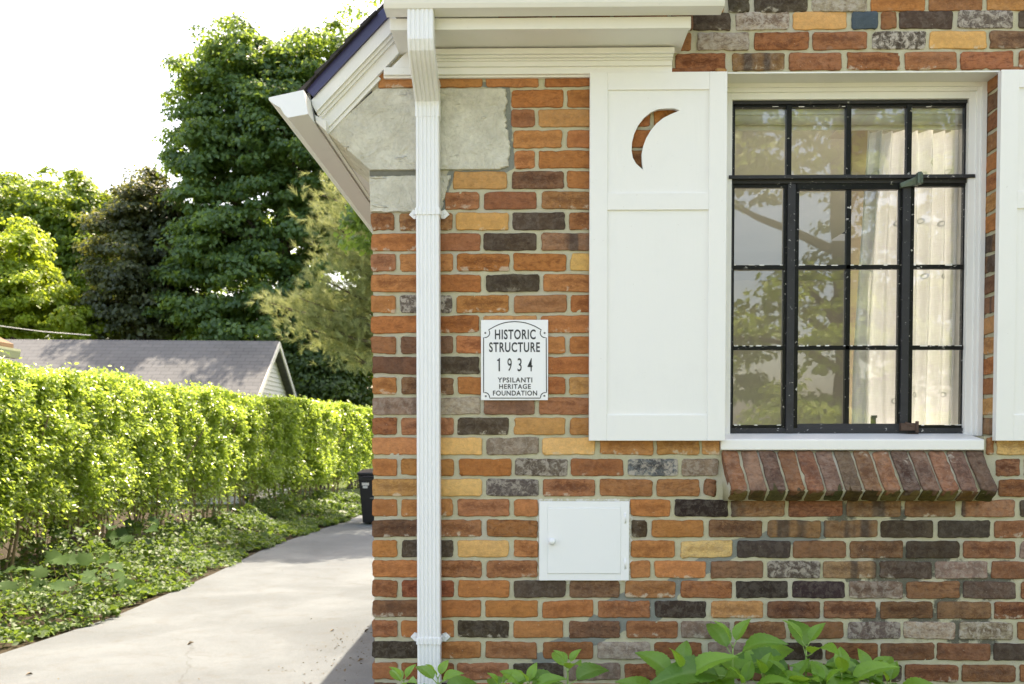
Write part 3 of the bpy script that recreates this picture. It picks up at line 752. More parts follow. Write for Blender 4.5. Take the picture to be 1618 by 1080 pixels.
for i in range(4): path.append((yg, zt_ + (zmid - zt_)*i/3))
for i in range(1, 8):
    u = i/8; path.append((yg + (yw - yg)*(u*u*(3 - 2*u)), zmid + (zl - zmid)*u))
path.append((yw, zl - .01)); path.append((yw, zl - .05))
path = [path[0]] + path
sc = [1.0 + (.06 if i < 6 else .03) for i in range(len(path))]
m = MB(); sweep(m, path[1:], pf, dxc, [1.03]*len(path[1:])); 
# crimped lower end of the elbow
for k in range(5):
    z = zl + .012 - k*.011
    pass
elbow = MB(); v0 = list(m.v); elbow.v = m.v; elbow.f = m.f; elbow.m = m.m
spout = MB(); sweep(spout, [(yw, zl - .028), (yw, .10)], fluted(.081, .054), dxc)
dsp = spout.build('downspout', M['metalwhite'], house, bevel=0)
el = elbow.build('elbow', M['metalwhite'], dsp)
cr = MB()
for k in range(6):
    z = Z(675, 118 + k*8.5, yw - .03); u = 1 - k/6.
    if k == 0: continue
    sweep(cr, [(yw, z + .0016), (yw, z - .0016)], fluted(.0865, .060), dxc)
cr.build('crimp', M['metalwhite'], dsp)
for py in (333, 1013):
    z = Z(676, py, yw - .03); b = MB()
    sweep(b, [(yw, z + .012), (yw, z - .012)], fluted(.088, .062), dxc)
    for s in (-1, 1):
        a = dxc + s*.042
        b.prism([(a, Y0 - .006, z + .014), (a + s*.014, Y0 - .010, z + .020), (a + s*.030, Y0 - .006, z + .002), (a + s*.012, Y0 - .008, z - .014), (a, Y0 - .006, z - .012)], (0, .005, 0))
        b.tube([(a + s*.013, Y0 - .013, z + .004), (a + s*.013, Y0 - .004, z + .004)], .004, 8)
    b.build('strap', M['metalwhite'], dsp, bevel=.0012)

# ------------------------------------------------------------------ shutters
def shutter(px0, px1, parent, crescent=True, width=None):
    ya, yb = Y0 - .038, Y0 - .010
    zt, zb_ = Z(1040, 113, ya), Z(1040, 696, ya)
    if width is None: x0, x1 = X(px0, 405, ya), X(px1, 405, ya)
    else: x0 = X(px0, 405, ya); x1 = x0 + width
    sl = .062; zr = [Z(1040, 141, ya), Z(1040, 304, ya), Z(1040, 331, ya), Z(1040, 655, ya)]
    fr = MB()
    fr.box(x0, x0 + sl, ya, yb, zb_, zt); fr.box(x1 - sl, x1, ya, yb, zb_, zt)
    fr.box(x0 + sl, x1 - sl, ya + .0008, yb, zr[0], zt); fr.box(x0 + sl, x1 - sl, ya + .0008, yb, zr[2], zr[1]); fr.box(x0 + sl, x1 - sl, ya + .0008, yb, zb_, zr[3])
    o = fr.build('shutter', M['white'], parent, bevel=.0014)
    m = MB(); m.box(x0 + sl - .004, x1 - sl + .004, ya + .007, yb - .004, zr[3] - .004, zr[2] + .004); m.build('panel', M['white'], o)
    outer = [(x0 + sl - .004, zr[1] - .004), (x1 - sl + .004, zr[1] - .004), (x1 - sl + .004, zr[0] + .004), (x0 + sl - .004, zr[0] + .004)]
    m = MB(); y1, y2 = ya + .007, yb - .004
    if crescent:
        cpx = [(1074,174),(1066,171),(1053,171),(1040,172),(1028,177),(1017,186),(1008,198),(1002,211),(998.5,225),(998,238),(1000,249),(1005,258),(1016,268),(1014.5,256),(1014,243),(1016.5,230),(1021,218),(1028,206),(1037,195),(1048,186),(1060,180)]
        hole = [(X(px, py, y1), Z(px, py, y1)) for px, py in cpx]
        hole = hole[::-1]
        rings = [[Vector((a, b, 0)) for a, b in outer], [Vector((a, b, 0)) for a, b in hole]]
        tr = tessellate_polygon(rings); flat = outer + hole; n = len(flat)
        vs = [(a, y1, b) for a, b in flat] + [(a, y2, b) for a, b in flat]
        fs = [tuple(t) for t in tr] + [tuple(i + n for i in t[::-1]) for t in tr]
        k = len(outer); h = len(hole)
        fs += [(k + i, k + (i+1) % h, k + (i+1) % h + n, k + i + n) for i in range(h)]
        m.add(vs, fs)
    else: m.box(outer[0][0], outer[1][0], y1, y2, outer[0][1], outer[2][1])
    p = m.build('panel', M['white'], o)
    if crescent: tag(p, 'upper panel with a crescent moon cut through it')
    return o, x1 - x0
sh, shw = shutter(931.5, 1147.5, house); tag(sh, 'white shutter with a crescent moon cut-out, left of the window')
sh2, _ = shutter(1578, None, house, False, shw); tag(sh2, 'white shutter right of the window')

# ------------------------------------------------------------------ window
YA, YB_, YGL = Y0 + .098, Y0 + .128, Y0 + .150       # casing front, steel front, glass
wf = MB()
cx0, cx1 = WIN_L + .004, WIN_R - .001; ct = WIN_T; cbm = Z(1350, 684, YA)
sx0, sx1 = X(1153.5, 420, YB_), X(1532, 420, YB_); stp, sbt = Z(1350, 155, YB_), Z(1350, 685.5, YB_)
# stepped brickmould on both sides and over the head
for (wd, yo) in ((.020, 0.0), (.034, .008), (.058, .016)):
    wf.box(cx1 - wd, cx1, YA + yo, YA + .06, cbm - .01, ct); wf.box(cx0, sx0 + .002 if wd > .05 else cx0 + wd*.3, YA + yo, YA + .06, cbm - .01, ct)
    wf.box(cx0, cx1, YA + yo + .0006, YA + .06, ct - wd, ct)
wf.box(cx0, cx1, Y0 + .002, YA + .002, ct - .006, ct + .0)                  # painted head of the opening
wf.box(sx1 - .003, cx1 - .05, YB_ - .002, YA + .07, cbm - .01, ct); wf.box(cx0, cx1, YB_ - .0015, YA + .07, stp - .003, ct - .05)
win = wf.build('window', M['trim'], house, bevel=.0018)
tag(win, 'white framed window with black steel bars')
sash = MB(); YF = YB_
def bar(px0, py0, px1, py1, Yf, Yb, mm=0): bx(sash, px0, py0, px1, py1, Yf, Yb, mm)
bar(1153.5, 155, 1532, 163, YF, YGL + .01, 1); bar(1153.5, 676, 1531, 685.5, YF, YGL + .01, 1)
bar(1153.5, 155, 1157.5, 685, YF + .0004, YGL + .01, 1); bar(1526, 155, 1532, 685, YF + .0004, YGL + .01, 1)
bar(1157, 162, 1528, 168.5, YF + .010, YGL + .009); bar(1157, 671, 1528, 677, YF + .010, YGL + .009)
bar(1157, 163, 1160, 680, YF + .010, YGL + .008); bar(1521, 163, 1527, 680, YF + .010, YGL + .008)
for xx in (1247, 1341, 1437): bar(xx - 4, 162, xx + 4, 280, YF + .006, YGL + .007)
bar(1156, 280, 1529, 289, YF - .002, YGL + .006, 1); bar(1156, 288, 1529, 295, YF + .008, YGL + .005)
for xx in (1249.5, 1431): bar(xx - 6, 290, xx + 6, 684, YF - .004, YGL + .004, 1); bar(xx - 12, 290, xx + 12, 680, YF + .007, YGL + .0035)
bar(1260, 289, 1421, 299, YF + .002, YGL + .003); bar(1260, 669, 1421, 680, YF + .001, YGL + .003, 1)
bar(1336, 296, 1343.5, 674, YF + .006, YGL + .0025)
for yy in (421.5, 549): bar(1158, yy - 3.5, 1523, yy + 3.5, YF + .006, YGL + .002)
# old white putty showing along the top edges of the glazing bars
for yy, yf in ((418.4, YF + .0052), (545.9, YF + .0052), (671.2, YF + .0086), (168.0, YF + .0092)):
    for xa, xb in ((1160, 1237), (1262, 1336), (1344, 1419), (1444, 1520)):
        x = xa
        while x < xb - 3:
            ln = rng.uniform(2, 13)
            if rng.random() < (.62 if yy > 400 else .25): bar(x, yy - rng.uniform(.4, 1.0), min(xb, x + ln), yy + rng.uniform(.3, 1.1), yf, yf + .004, 2)
            x += ln + rng.uniform(1, 9)
sash.build('steel_sash', [M['black'], M['grey_steel'], M['white']], win, bevel=.0015)
lg = MB(); bx(lg, 1152, 275.5, 1541, 281, YF - .020, YF + .01); lg.build('drip_ledge', M['grey_steel'], win, bevel=.001)
g = MB(); ga, gb = X(1155, 420, YGL), X(1530, 420, YGL); za, zz = Z(1350, 680, YGL), Z(1350, 160, YGL)
g.add([(ga, YGL, za), (gb, YGL, za), (gb, YGL, zz), (ga, YGL, zz)], [(0, 1, 2, 3)]); g.build('glass', M['glass'], win)
# hardware
m = MB(); m.prism([P(1424, 296, YF - .012), P(1422, 289, YF - .012), P(1448, 278, YF - .03), P(1451, 271, YF - .03), P(1456, 270, YF - .03), P(1459, 274, YF - .03), P(1459, 289, YF - .03), P(1452, 291, YF - .03)], (0, .022, 0))
m.tube([P(1452, 290, YF - .036), P(1452, 274, YF - .036)], .007, 10); m.build('sash_stay', M['bronze'], win, bevel=.0015)
m = MB(); bx(m, 1424, 668, 1452, 680, YF - .020, YF + .004); m.tube([P(1449, 665, YF - .022), P(1449, 683, YF - .022)], .006, 10); m.tube([P(1430, 668, YF - .018), P(1442, 672, YF - .018)], .006, 8)
m.prism([P(1412, 686, YF - .01), P(1450, 684, YF - .01), P(1455, 687, YF - .02), P(1420, 689, YF - .02)], (0, .02, 0)); m.build('sash_latch', M['rust'], win, bevel=.0015)
m = MB(); bx(m, 1377, 658, 1384, 670, YGL + .012, YGL + .022); bx(m, 1378, 656, 1386, 660, YGL + .01, YGL + .022); m.build('inner_handle', M['flash'], win)
# wooden sill
sl = MB(); xs0, xs1 = X(1139, 698, Y0 - .012), X(1556, 698, Y0 - .012); zf0, zf1 = Z(1350, 711, Y0 - .012), Z(1350, 694, Y0 - .012); zbk = Z(1350, 684, YA + .02)
sl.prism([(xs0, Y0 - .012, zf0), (xs0, Y0 - .012, zf1), (xs0, YA + .04, zbk), (xs0, YA + .04, zf0)], (xs1 - xs0, 0, 0)); sl.build('window_sill', M['white'], win, bevel=.004)
# sloping rowlock bricks under the sill
rs = BrickSet(); ax0, ax1 = X(1141, 745, Y0 - .04), X(1560, 745, Y0 - .04)
zt0 = Z(1350, 711, Y0 + .02); sl_a = R(55); Lb = .170; Tb = .068
U = Vector((1, 0, 0)); nn_ = 14; pw = (ax1 - ax0) / nn_
down = Vector((.10, -math.cos(sl_a), -math.sin(sl_a))).normalized(); nor = Vector((0, -math.sin(sl_a), math.cos(sl_a)))
und = Vector((0, math.sin(sl_a), -math.cos(sl_a)))
o_ = Vector((0, Y0 - .001, Z(1350, 711, Y0)))
mort = MB()
for i in range(nn_):
    a = ax0 + i*pw + .0042; b = ax0 + (i+1)*pw - .0042; cl = rng.choice(list('RDBPDB'))
    CLS['Q'] = tuple(np.array([(142,100,74), (120,90,72), (106,82,66), (136,94,68), (100,78,66)][rng.integers(0, 5)])); PAR['Q'] = (.12, .25, .9)
    rs.brick(a, b, 0, Lb, 'Q', (o_, U, down, nor), 6, 9, depth=.03, chip=1.2)
    e0 = o_ + down*Lb
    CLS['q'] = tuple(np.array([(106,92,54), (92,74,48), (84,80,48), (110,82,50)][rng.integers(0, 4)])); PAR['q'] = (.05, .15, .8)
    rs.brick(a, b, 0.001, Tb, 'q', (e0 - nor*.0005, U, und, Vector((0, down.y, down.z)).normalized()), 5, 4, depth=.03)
sv_, sf_ = np.concatenate(rs.V), np.concatenate(rs.F); nb = len(sv_)
dd = Vector((0, down.y, down.z)).normalized()
c0 = o_ - nor*.006; pr_ = [c0, c0 + dd*(Lb - .005), c0 + dd*(Lb - .005) + und*Tb, Vector((0, Y0 + .03, (c0 + dd*Lb + und*Tb).z)), Vector((0, Y0 + .03, c0.z))]
vs = []; 
for xx, sh_ in ((ax0 + .006, 0), (ax1 - .006, 0)):
    for j, p in enumerate(pr_): vs.append((xx + (.10*Lb*.9 if j in (1, 2) else 0), p.y, p.z))
n5 = len(pr_); fs = [[i, i + n5, (i+1) % n5 + n5, (i+1) % n5] for i in range(n5)] + [[0, 1, 2, 3], [n5, n5 + 3, n5 + 2, n5 + 1]] + [[0, 3, 4, 4], [n5, n5 + 4, n5 + 3, n5 + 3]]
fs = [f for f in fs if len(set(f)) == 4]
V_ = np.concatenate([sv_, np.array(vs)]); F_ = np.concatenate([sf_, np.array(fs) + nb])
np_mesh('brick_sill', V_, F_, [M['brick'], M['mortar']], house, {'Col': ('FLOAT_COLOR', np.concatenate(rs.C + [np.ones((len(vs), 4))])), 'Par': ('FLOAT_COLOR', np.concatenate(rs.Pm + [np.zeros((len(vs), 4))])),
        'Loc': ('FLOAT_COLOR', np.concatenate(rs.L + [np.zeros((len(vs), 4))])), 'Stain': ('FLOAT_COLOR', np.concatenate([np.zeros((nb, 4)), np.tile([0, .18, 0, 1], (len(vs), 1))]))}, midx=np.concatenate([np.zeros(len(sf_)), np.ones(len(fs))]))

# ------------------------------------------------------------------ little white meter hatch
m = MB(); ya = Y0 - .010
def hb(m, px0, py0, px1, py1, Yf, Yb): bx(m, px0, py0, px1, py1, Yf, Yb)
hb(m, 852, 792, 865.5, 917, ya, Y0 + .05); hb(m, 980.5, 792, 994, 917, ya, Y0 + .05); hb(m, 865, 792, 981, 802, ya + .0006, Y0 + .05); hb(m, 865, 906, 981, 917, ya + .0006, Y0 + .05)
hatch = m.build('meter_hatch', M['metalwhite'], house, bevel=.0015); tag(hatch, 'small square white hatch door set into the brick')
m = MB(); hb(m, 865.4, 802.1, 980.6, 906, ya - .0022, Y0 + .04); m.build('hatch_door', M['metalwhite'], hatch, bevel=.0016)
kc = P(872, 855, ya - .003); m = MB(); m.lathe(kc, (0, -1, 0), [(0, .006), (.006, .005), (.008, .010), (.014, .0125), (.019, .010), (.021, .004), (.0215, 0)], 18); m.build('knob', M['metalwhite'], hatch, smooth=True)
for py in (818, 890):
    a, b = P(988, py - 8, ya), P(988, py + 8, ya); m = MB(); m.tube([a, b], .0035, 10); m.build('hinge', M['metalwhite'], hatch, smooth=True)
# ------------------------------------------------------------------ plaque
YP = Y0 - .009
pl = MB(); bx(pl, 760, 505, 866, 632, YP, Y0 - .004)
plaque = pl.build('historic_plaque', M['sign'], None, bevel=.001)
tag(plaque, 'white plaque reading HISTORIC STRUCTURE 1934 on the brick wall', 'plaque')
def sz(x, y): return P(750 + x/7.446, 495 + y/7.446, YP)
def ribbon(path, wd, closed=True):
    pts = [sz(*p) for p in path]; n = len(pts); m = MB(); vs = []
    for i in range(n):
        a, b = pts[(i-1) % n], pts[(i+1) % n]; t = (b - a); t.y = 0; t.normalize(); nr = Vector((-t.z, 0, t.x))
        p = pts[i]
        for s in (-1, 1): vs.append((p.x + nr.x*wd*s/2, YP - .0006, p.z + nr.z*wd*s/2))
    return m.add(vs, [(2*i, 2*i+1, (2*i+3) % (2*n), (2*i+2) % (2*n)) for i in range(n)])
def arc(cx, cy, r, a0, a1, n=8): return [(cx + r*math.cos(R(a0 + (a1-a0)*i/n)), cy + r*math.sin(R(a0 + (a1-a0)*i/n))) for i in range(n+1)]
path = [(105, 930), (105, 600), (105, 283)] + arc(122, 228, 55, 85, -40) + [(240,150),(290,128),(345,110),(400,100),(470,95),(540,100),(600,110),(655,128),(710,150)] + arc(826, 228, 55, 220, 95) + [(842, 283), (843, 600), (845, 930)] + arc(830, 985, 55, -90, -180) + [(772, 995), (470, 995), (178, 995)] + arc(120, 985, 55, 0, -85)
ribbon(path, .0032).build('border', M['ink'], plaque)
for q in ((125,228),(823,228),(130,972),(820,968)):
    m = MB(); m.lathe(sz(*q), (0, -1, 0), [(0, .0036), (.0012, .0034), (.002, .002), (.0022, 0)], 12); m.build('screw', M['flash'], plaque)
def text(s, x0, x1, y0, y1, bold=.02, space=1.0):
    cu = bpy.data.curves.new('lettering', 'FONT'); cu.body = s; cu.offset = bold; cu.space_character = space; cu.resolution_u = 6; cu.extrude = 0
    to = bpy.data.objects.new('tmp', cu); col.objects.link(to)
    me = bpy.data.meshes.new_from_object(to.evaluated_get(bpy.context.evaluated_depsgraph_get()))
    bpy.data.objects.remove(to); bpy.data.curves.remove(cu)
    co = np.empty(len(me.vertices)*3); me.vertices.foreach_get('co', co); co = co.reshape(-1, 3)
    mn, mx = co.min(0), co.max(0); a, b = sz(x0, y1), sz(x1, y0)
    out = np.empty_like(co)
    out[:, 0] = a.x + (co[:, 0]-mn[0])/(mx[0]-mn[0])*(b.x-a.x); out[:, 2] = a.z + (co[:, 1]-mn[1])/(mx[1]-mn[1])*(b.z-a.z); out[:, 1] = YP - .0006
    me.vertices.foreach_set('co', out.ravel()); me.materials.clear(); me.materials.append(M['ink']); me.update()
    o = bpy.data.objects.new('lettering', me); col.objects.link(o); o.parent = plaque; return o
bpy.context.view_layer.update()
text('HISTORIC', 238, 718, 187, 305, .022, 1.12); text('STRUCTURE', 170, 768, 337, 455, .022, 1.12)

m = MB(); one = [sz(281, 680), sz(298, 680), sz(298, 525), sz(286, 525), sz(278, 540), sz(264, 543), sz(264, 558), sz(281, 558)]
m.add([(p.x, YP - .0006, p.z) for p in one], [(0, 1, 2, 3, 4, 5, 6, 7)]); m.build('lettering', M['ink'], plaque)
text('9', 386, 436, 525, 680, .004); text('3', 504, 553, 525, 680, .004); text('4', 622, 680, 525, 680, .004)
text('YPSILANTI', 270, 678, 752, 812, .022, 1.15); text('HERITAGE', 288, 660, 830, 888, .022, 1.15); text('FOUNDATION', 215, 735, 906, 966, .022, 1.12)

# ------------------------------------------------------------------ curtain and blind behind the glass
YCU = Y0 + .26
nx_, nz_ = 160, 40
def cxp(f, t):    # f across, t 0 top..1 bottom : the inner edge drifts to the left towards the sill
    L0 = X(1368 + (-14)*min(1, t*1.4) - 8*t, 400, YCU); R0 = X(1511 + 2*t, 400, YCU); return L0 + (R0 - L0)*f
zt, zb2 = Z(1450, 208, YCU), Z(1450, 676, YCU) - .12
V = []; F = []
ph = rng.uniform(0, 6.28, 6)
def fold(f, t):
    g = f + .018*math.sin(t*3 + 5*f + ph[0])
    a = .5 + .5*t if f < .5 else 1.0
    return .020*math.sin(g*46 + ph[1])*(1 if f > .52 else .75)*(1.15 - .35*t) + .013*math.sin(g*23 + ph[2] + t) + .006*math.sin(g*90 + ph[3])*(1 - t)**2
for i in range(nx_+1):
    for j in range(nz_+1):
        f, t = i/nx_, j/nz_
        V.append((cxp(f, t), YCU + fold(f, t), zt + (zb2 - zt)*t)); 
for i in range(nx_):
    for j in range(nz_): a = i*(nz_+1) + j; F.append((a, a+1, a+nz_+2, a+nz_+1))
cu = finish('curtain', V, F, M['curtain'], None, smooth=True); tag(cu, 'white linen curtain hanging behind the right half of the window', 'curtain')
for (f0, tt) in ((.10,.13),(.12,.42),(.14,.66),(.62,.13),(.70,.10),(.90,.12),(.66,.44),(.86,.44),(.62,.27),(.83,.28),(.40,.82),(.60,.80),(.88,.80),(.36,.28)):
    n = 18; vs = []; r1, r2 = .006, .011
    for k in range(n):
        for r in (r1, r2):
            a = 2*math.pi*k/n; wdt = cxp(1, tt) - cxp(0, tt)
            f = f0 + r*math.cos(a)/wdt; t = tt + r*math.sin(a)/(zt - zb2); vs.append((cxp(f, t), YCU + fold(f, t) - .003, zt + (zb2 - zt)*t))
    m = MB(); m.add(vs, [(2*k, 2*k+1, (2*k+3) % (2*n), (2*k+2) % (2*n)) for k in range(n)]); m.build('embroidery', M['ring'], cu)
YBL = Y0 + .19
bl = MB(); bl.tube([P(1150, 188, YBL), P(1527, 188, YBL)], .021, 20); blind = bl.build('roller_blind', M['blind'], None, smooth=True)
tag(blind, 'cream roller blind rolled up at the top of the window', 'blind')
m = MB(); bx(m, 1150, 196, 1519, 205, YBL + .015, YBL + .021); m.build('hem_bar', M['blind'], blind)
# white inner jamb at the right of the window opening
m = MB(); m.box(X(1521, 420, YGL + .03), WIN_R + .02, YGL + .02, Y0 + .30, WIN_B, WIN_T); m.box(WIN_L - .02, WIN_L + .012, YGL + .02, Y0 + .30, WIN_B, WIN_T); m.box(WIN_L - .02, WIN_R + .02, YGL + .02, Y0 + .27, WIN_T - .02, WIN_T + .01); m.box(WIN_L - .02, WIN_R + .02, YGL + .02, Y0 + .40, WIN_B - .02, Z(1350, 683, YGL + .02))
bx(m, 1150, 158, 1530, 180, Y0 + .164, Y0 + .168)  # added board, hides the bright strip above the blind
m.build('inner_jamb', M['trim'], house)
m = MB(); bx(m, 1344, 206, 1368, 690, Y0 + .46, Y0 + .50); m.build('inner_post', M['plaster'], house)

# ------------------------------------------------------------------ ground and driveway
m = MB(); s = 500; m.add([(-s, -s, 0), (s, -s, 0), (s, s, 0), (-s, s, 0)], [(0, 1, 2, 3)]); tag(m.build('lawn', M['lawn']), kind='structure')
DL = [G(*p, .02) for p in ((0, 1033), (90, 1004), (180, 974), (260, 940), (340, 905), (420, 866), (500, 838), (548, 823))]
edge = [Vector((-4.7, -1.1, .02)), Vector((-4.6, 2, .02))] + DL + [Vector((-3.3, 21, .02))]
rg = Vector((XC - .03, 0, .02))
m = MB(); ev2 = edge + [Vector((2.5, 21, .02)), Vector((2.5, 12.3, .02)), Vector((rg.x, 12.3, .02)), Vector((rg.x, -1.1, .02))]
m.prism(ev2, (0, 0, -.018)); tag(m.build('driveway', M['concrete']), kind='structure')
strip = MB(); pts = []
for p in edge: pts.append((p.x + .02, p.y, .006))
strip.add(pts + [(-16, 21, .006), (-16, -1.1, .006)], [tuple(range(len(pts) + 2))]); tag(strip.build('soil', M['soil']), kind='structure')
m = MB(); m.box(-60, 60, -9.5, -1.2, -.1, .012); tag(m.build('road', M['road']), kind='structure')  # unseen pale road, added to bounce sunlight onto the house front
b = MB(); b.add([(XC - .02, 2.55, .006), (3.2, 2.55, .006), (3.2, Y0 + .01, .006), (XC - .02, Y0 + .01, .006)], [(0, 1, 2, 3)]); tag(b.build('planting_bed', M['soil']), kind='structure')

# ------------------------------------------------------------------ leaves
def leaf_cloud(P_, N_, L, wr=.6, fold=.18, name='foliage', mat=None, parent=None, var=None, tri=False):
    """one folded diamond per point; N_ rough facing"""
    n = len(P_); N_ = N_ / np.maximum(np.linalg.norm(N_, axis=1, keepdims=True), 1e-6)
    rnd = rng.normal(size=(n, 3)); A = np.cross(N_, rnd); A /= np.maximum(np.linalg.norm(A, axis=1, keepdims=True), 1e-6)
    B = np.cross(N_, A); L = np.broadcast_to(L, (n,))[:, None]
    W = L*wr
    p0 = P_ - A*L*.5; p1 = P_ + B*W*.5 + N_*L*fold - A*L*.05; p2 = P_ + A*L*.5 - N_*L*fold*.6; p3 = P_ - B*W*.5 + N_*L*fold - A*L*.05
    V = np.stack([p0, p1, p2, p3], 1).reshape(-1, 3); i = np.arange(n)*4
    F = np.concatenate([np.stack([i, i+1, i+2], 1), np.stack([i, i+2, i+3], 1)])
    if var is None: var = rng.random(n)
    return np_mesh(name, V, F, mat, parent, {'var': ('FLOAT', np.repeat(np.clip(var, 0, 1), 4))})
def unit(n): v = rng.normal(size=(n, 3)); return v / np.linalg.norm(v, axis=1, keepdims=True)

def tree(name, base, crowns, n_cl, per, lsz, mat, label, trunk_r=.22, cl_r=.55, group=None, bark='bark', limbs=9, cat='tree', top=None, bush=False):
    base = Vector(base); t = thing(name, base, label, cat, group)
    wts = np.array([c[3]*c[4]*c[5] for c in crowns])**.67; wts /= wts.sum()
    PP = []; NN = []; VV = []; cents = []
    for c, wt in zip(crowns, wts):
        k = int(n_cl*wt); cc = np.array(c[:3]); rr = np.array(c[3:6])
        d = unit(k); rad = rng.uniform(.35, 1.0, k)**.45
        lump = 1 + .13*np.sin(d[:, 0]*5 + rng.uniform(0, 6)) + .12*np.sin(d[:, 2]*7 + d[:, 1]*4 + rng.uniform(0, 6))
        cen = cc + d*rr*(rad*lump)[:, None]
        for j in range(k):
            r = cl_r*rng.uniform(.6, 1.35); m_ = int(per*rng.uniform(.6, 1.3))
            q = unit(m_); q[:, 2] = np.abs(q[:, 2])*.9 - .25
            sh = rng.uniform(.45, 1.05, m_)[:, None]
            pts = cen[j] + q*np.array([r, r, r*.62])*sh + rng.normal(0, .05, (m_, 3))
            PP.append(pts); NN.append(q*.8 + d[j]*.35 + np.array([0, 0, .55]) + rng.normal(0, .45, (m_, 3)))
            VV.append(np.clip(rng.normal(.5, .22, m_) + rng.normal(0, .24), 0, 1))
        cents.append(cen)
    PP = np.concatenate(PP); NN = np.concatenate(NN); VV = np.concatenate(VV)
    ok = PP[:, 2] > .15; PP, NN, VV = PP[ok], NN[ok], VV[ok]
    leaf_cloud(PP, NN, lsz*rng.uniform(.65, 1.25, len(PP)), .72, .15, 'crown', mat, t, VV)
    cents = np.concatenate(cents)
    if bush: 
        m = MB()
        for _ in range(limbs):
            e = Vector(cents[rng.integers(len(cents))]); a = base + Vector((rng.normal(0, .15), rng.normal(0, .15), 0)); m.tube([a, a.lerp(e, .5) + Vector((0, 0, .2)), e], [.035, .02, .008], 6)
        m.build('stems', M[bark], t); return t
    c0 = Vector(np.average([c[:3] for c in crowns], axis=0, weights=wts)); zt = max(c[2] + c[5]*.6 for c in crowns) if top is None else top
    m = MB(); ax = [base, base.lerp(Vector((c0.x, c0.y, base.z)), .3) + Vector((.1, 0, zt*.3)), Vector((c0.x, c0.y, zt*.62)), Vector((c0.x, c0.y, zt))]
    m.tube([base + Vector((0, 0, -.1))] + ax[1:], [trunk_r*1.25, trunk_r*.85, trunk_r*.5, trunk_r*.1], 12); m.build('trunk', M[bark], t)
    for _ in range(limbs):
        e = Vector(cents[rng.integers(len(cents))]); u = rng.uniform(.25, .75); a = ax[1].lerp(ax[3], u)
        if e.z < a.z - 1: a.z = max(base.z + 1.2, e.z - .8)
        mid = a.lerp(e, .5) + Vector((rng.normal(0, .25), rng.normal(0, .25), .15)); m2 = MB(); r = trunk_r*.38
        m2.tube([a, mid, e], [r, r*.6, r*.2], 7); m2.build('limb', M[bark], t)
    return t

def at(px, d, z=0):                    # ground position seen at picture column px, at distance d
    return (px - 836)/F_PX*d, d
def el(px, py, d, rx, ry, rz):         # crown ellipsoid centred at a picture point, radii in metres
    return ((px - 836)/F_PX*d, d, H + (690 - py)/F_PX*d, rx, ry, rz)
mp = 30.3
tree('maple_tree', (*at(440, mp), 0), [el(400, 480, mp, 2.56, 2.56, 2.23), el(520, 420, mp, 2.73, 2.56, 2.90), el(390, 330, mp, 2.31, 2.39, 2.56), el(480, 230, mp, 3.08, 2.56, 2.90), el(370, 190, mp, 1.46, 1.71, 2.23), el(445, 155, mp, 2.23, 2.05, 1.63), el(335, 540, mp, 1.37, 1.71, 1.54), el(358, 165, mp, 1.5, 1.8, 1.6), el(535, 135, mp, 1.7, 1.8, 1.6), el(400, 120, mp, 1.6, 1.8, 1.2), el(350, 440, mp, 1.78, 2.06, 2.06), el(350, 350, mp, 1.40, 1.87, 1.68), el(345, 255, mp, 1.40, 1.87, 1.50), el(545, 300, mp, 2.06, 2.24, 2.43), el(600, 300, mp, 2.23, 2.23, 3.41)],
     1550, 110, .155, M['leaf_maple'], 'tallest dark green maple tree rising behind the garage roof', .3, .52, limbs=16)
tree('copper_beech_tree', (*at(215, 31), 0), [el(215, 400, 31, 1.35, 1.6, 1.9), el(235, 335, 31, 1.0, 1.2, 1.2), el(215, 490, 31, 1.5, 1.6, 1.6), el(265, 420, 31, 1.0, 1.2, 2.2)], 430, 110, .145, M['leaf_purple'], 'dark copper leaved tree between the green trees', .2, .5)
tree('green_tree', (*at(105, 38), 0), [el(110, 350, 38, 1.9, 2, 1.7), el(100, 450, 38, 2.2, 2, 2.4), el(165, 420, 38, 1.5, 2, 2.4)], 560, 110, .17, M['leaf_green'], 'rounded green tree with a bright top left of the copper tree', .24, .6)
tree('green_tree', (*at(5, 39), 0), [el(20, 350, 39, 1.9, 2, 1.8), el(0, 450, 39, 2.2, 2, 2.5), el(-70, 380, 39, 2.2, 2, 2.5)], 480, 105, .17, M['leaf_green'], 'green tree standing farthest left behind the lime tree', .24, .6)
tree('lime_tree', (*at(10, 30), 0), [el(15, 415, 30, 1.14, 1.44, 1.08), el(55, 470, 30, 1.14, 1.44, 0.84), el(0, 490, 30, 1.44, 1.68, 1.20), el(125, 508, 30, 0.90, 1.32, 0.50), el(-70, 450, 30, 1.56, 1.68, 1.68)], 470, 105, .14, M['leaf_lime'], 'bright yellow green tree in the sun at the left edge', .16, .42)
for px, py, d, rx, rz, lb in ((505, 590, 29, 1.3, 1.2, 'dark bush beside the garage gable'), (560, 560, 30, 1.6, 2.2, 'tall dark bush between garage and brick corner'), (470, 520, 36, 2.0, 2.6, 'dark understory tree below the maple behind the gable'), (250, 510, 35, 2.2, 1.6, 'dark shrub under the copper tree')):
    tree('understory_shrub', (*at(px, d), 0), [el(px, py, d, rx, rx, rz), el(px + 10, py + 40, d, rx*.9, rx, 1.6)], 200, 95, .13, M['leaf_dark'], lb, .1, .5, 'dark shrubs under the trees', cat='shrub', bush=True)

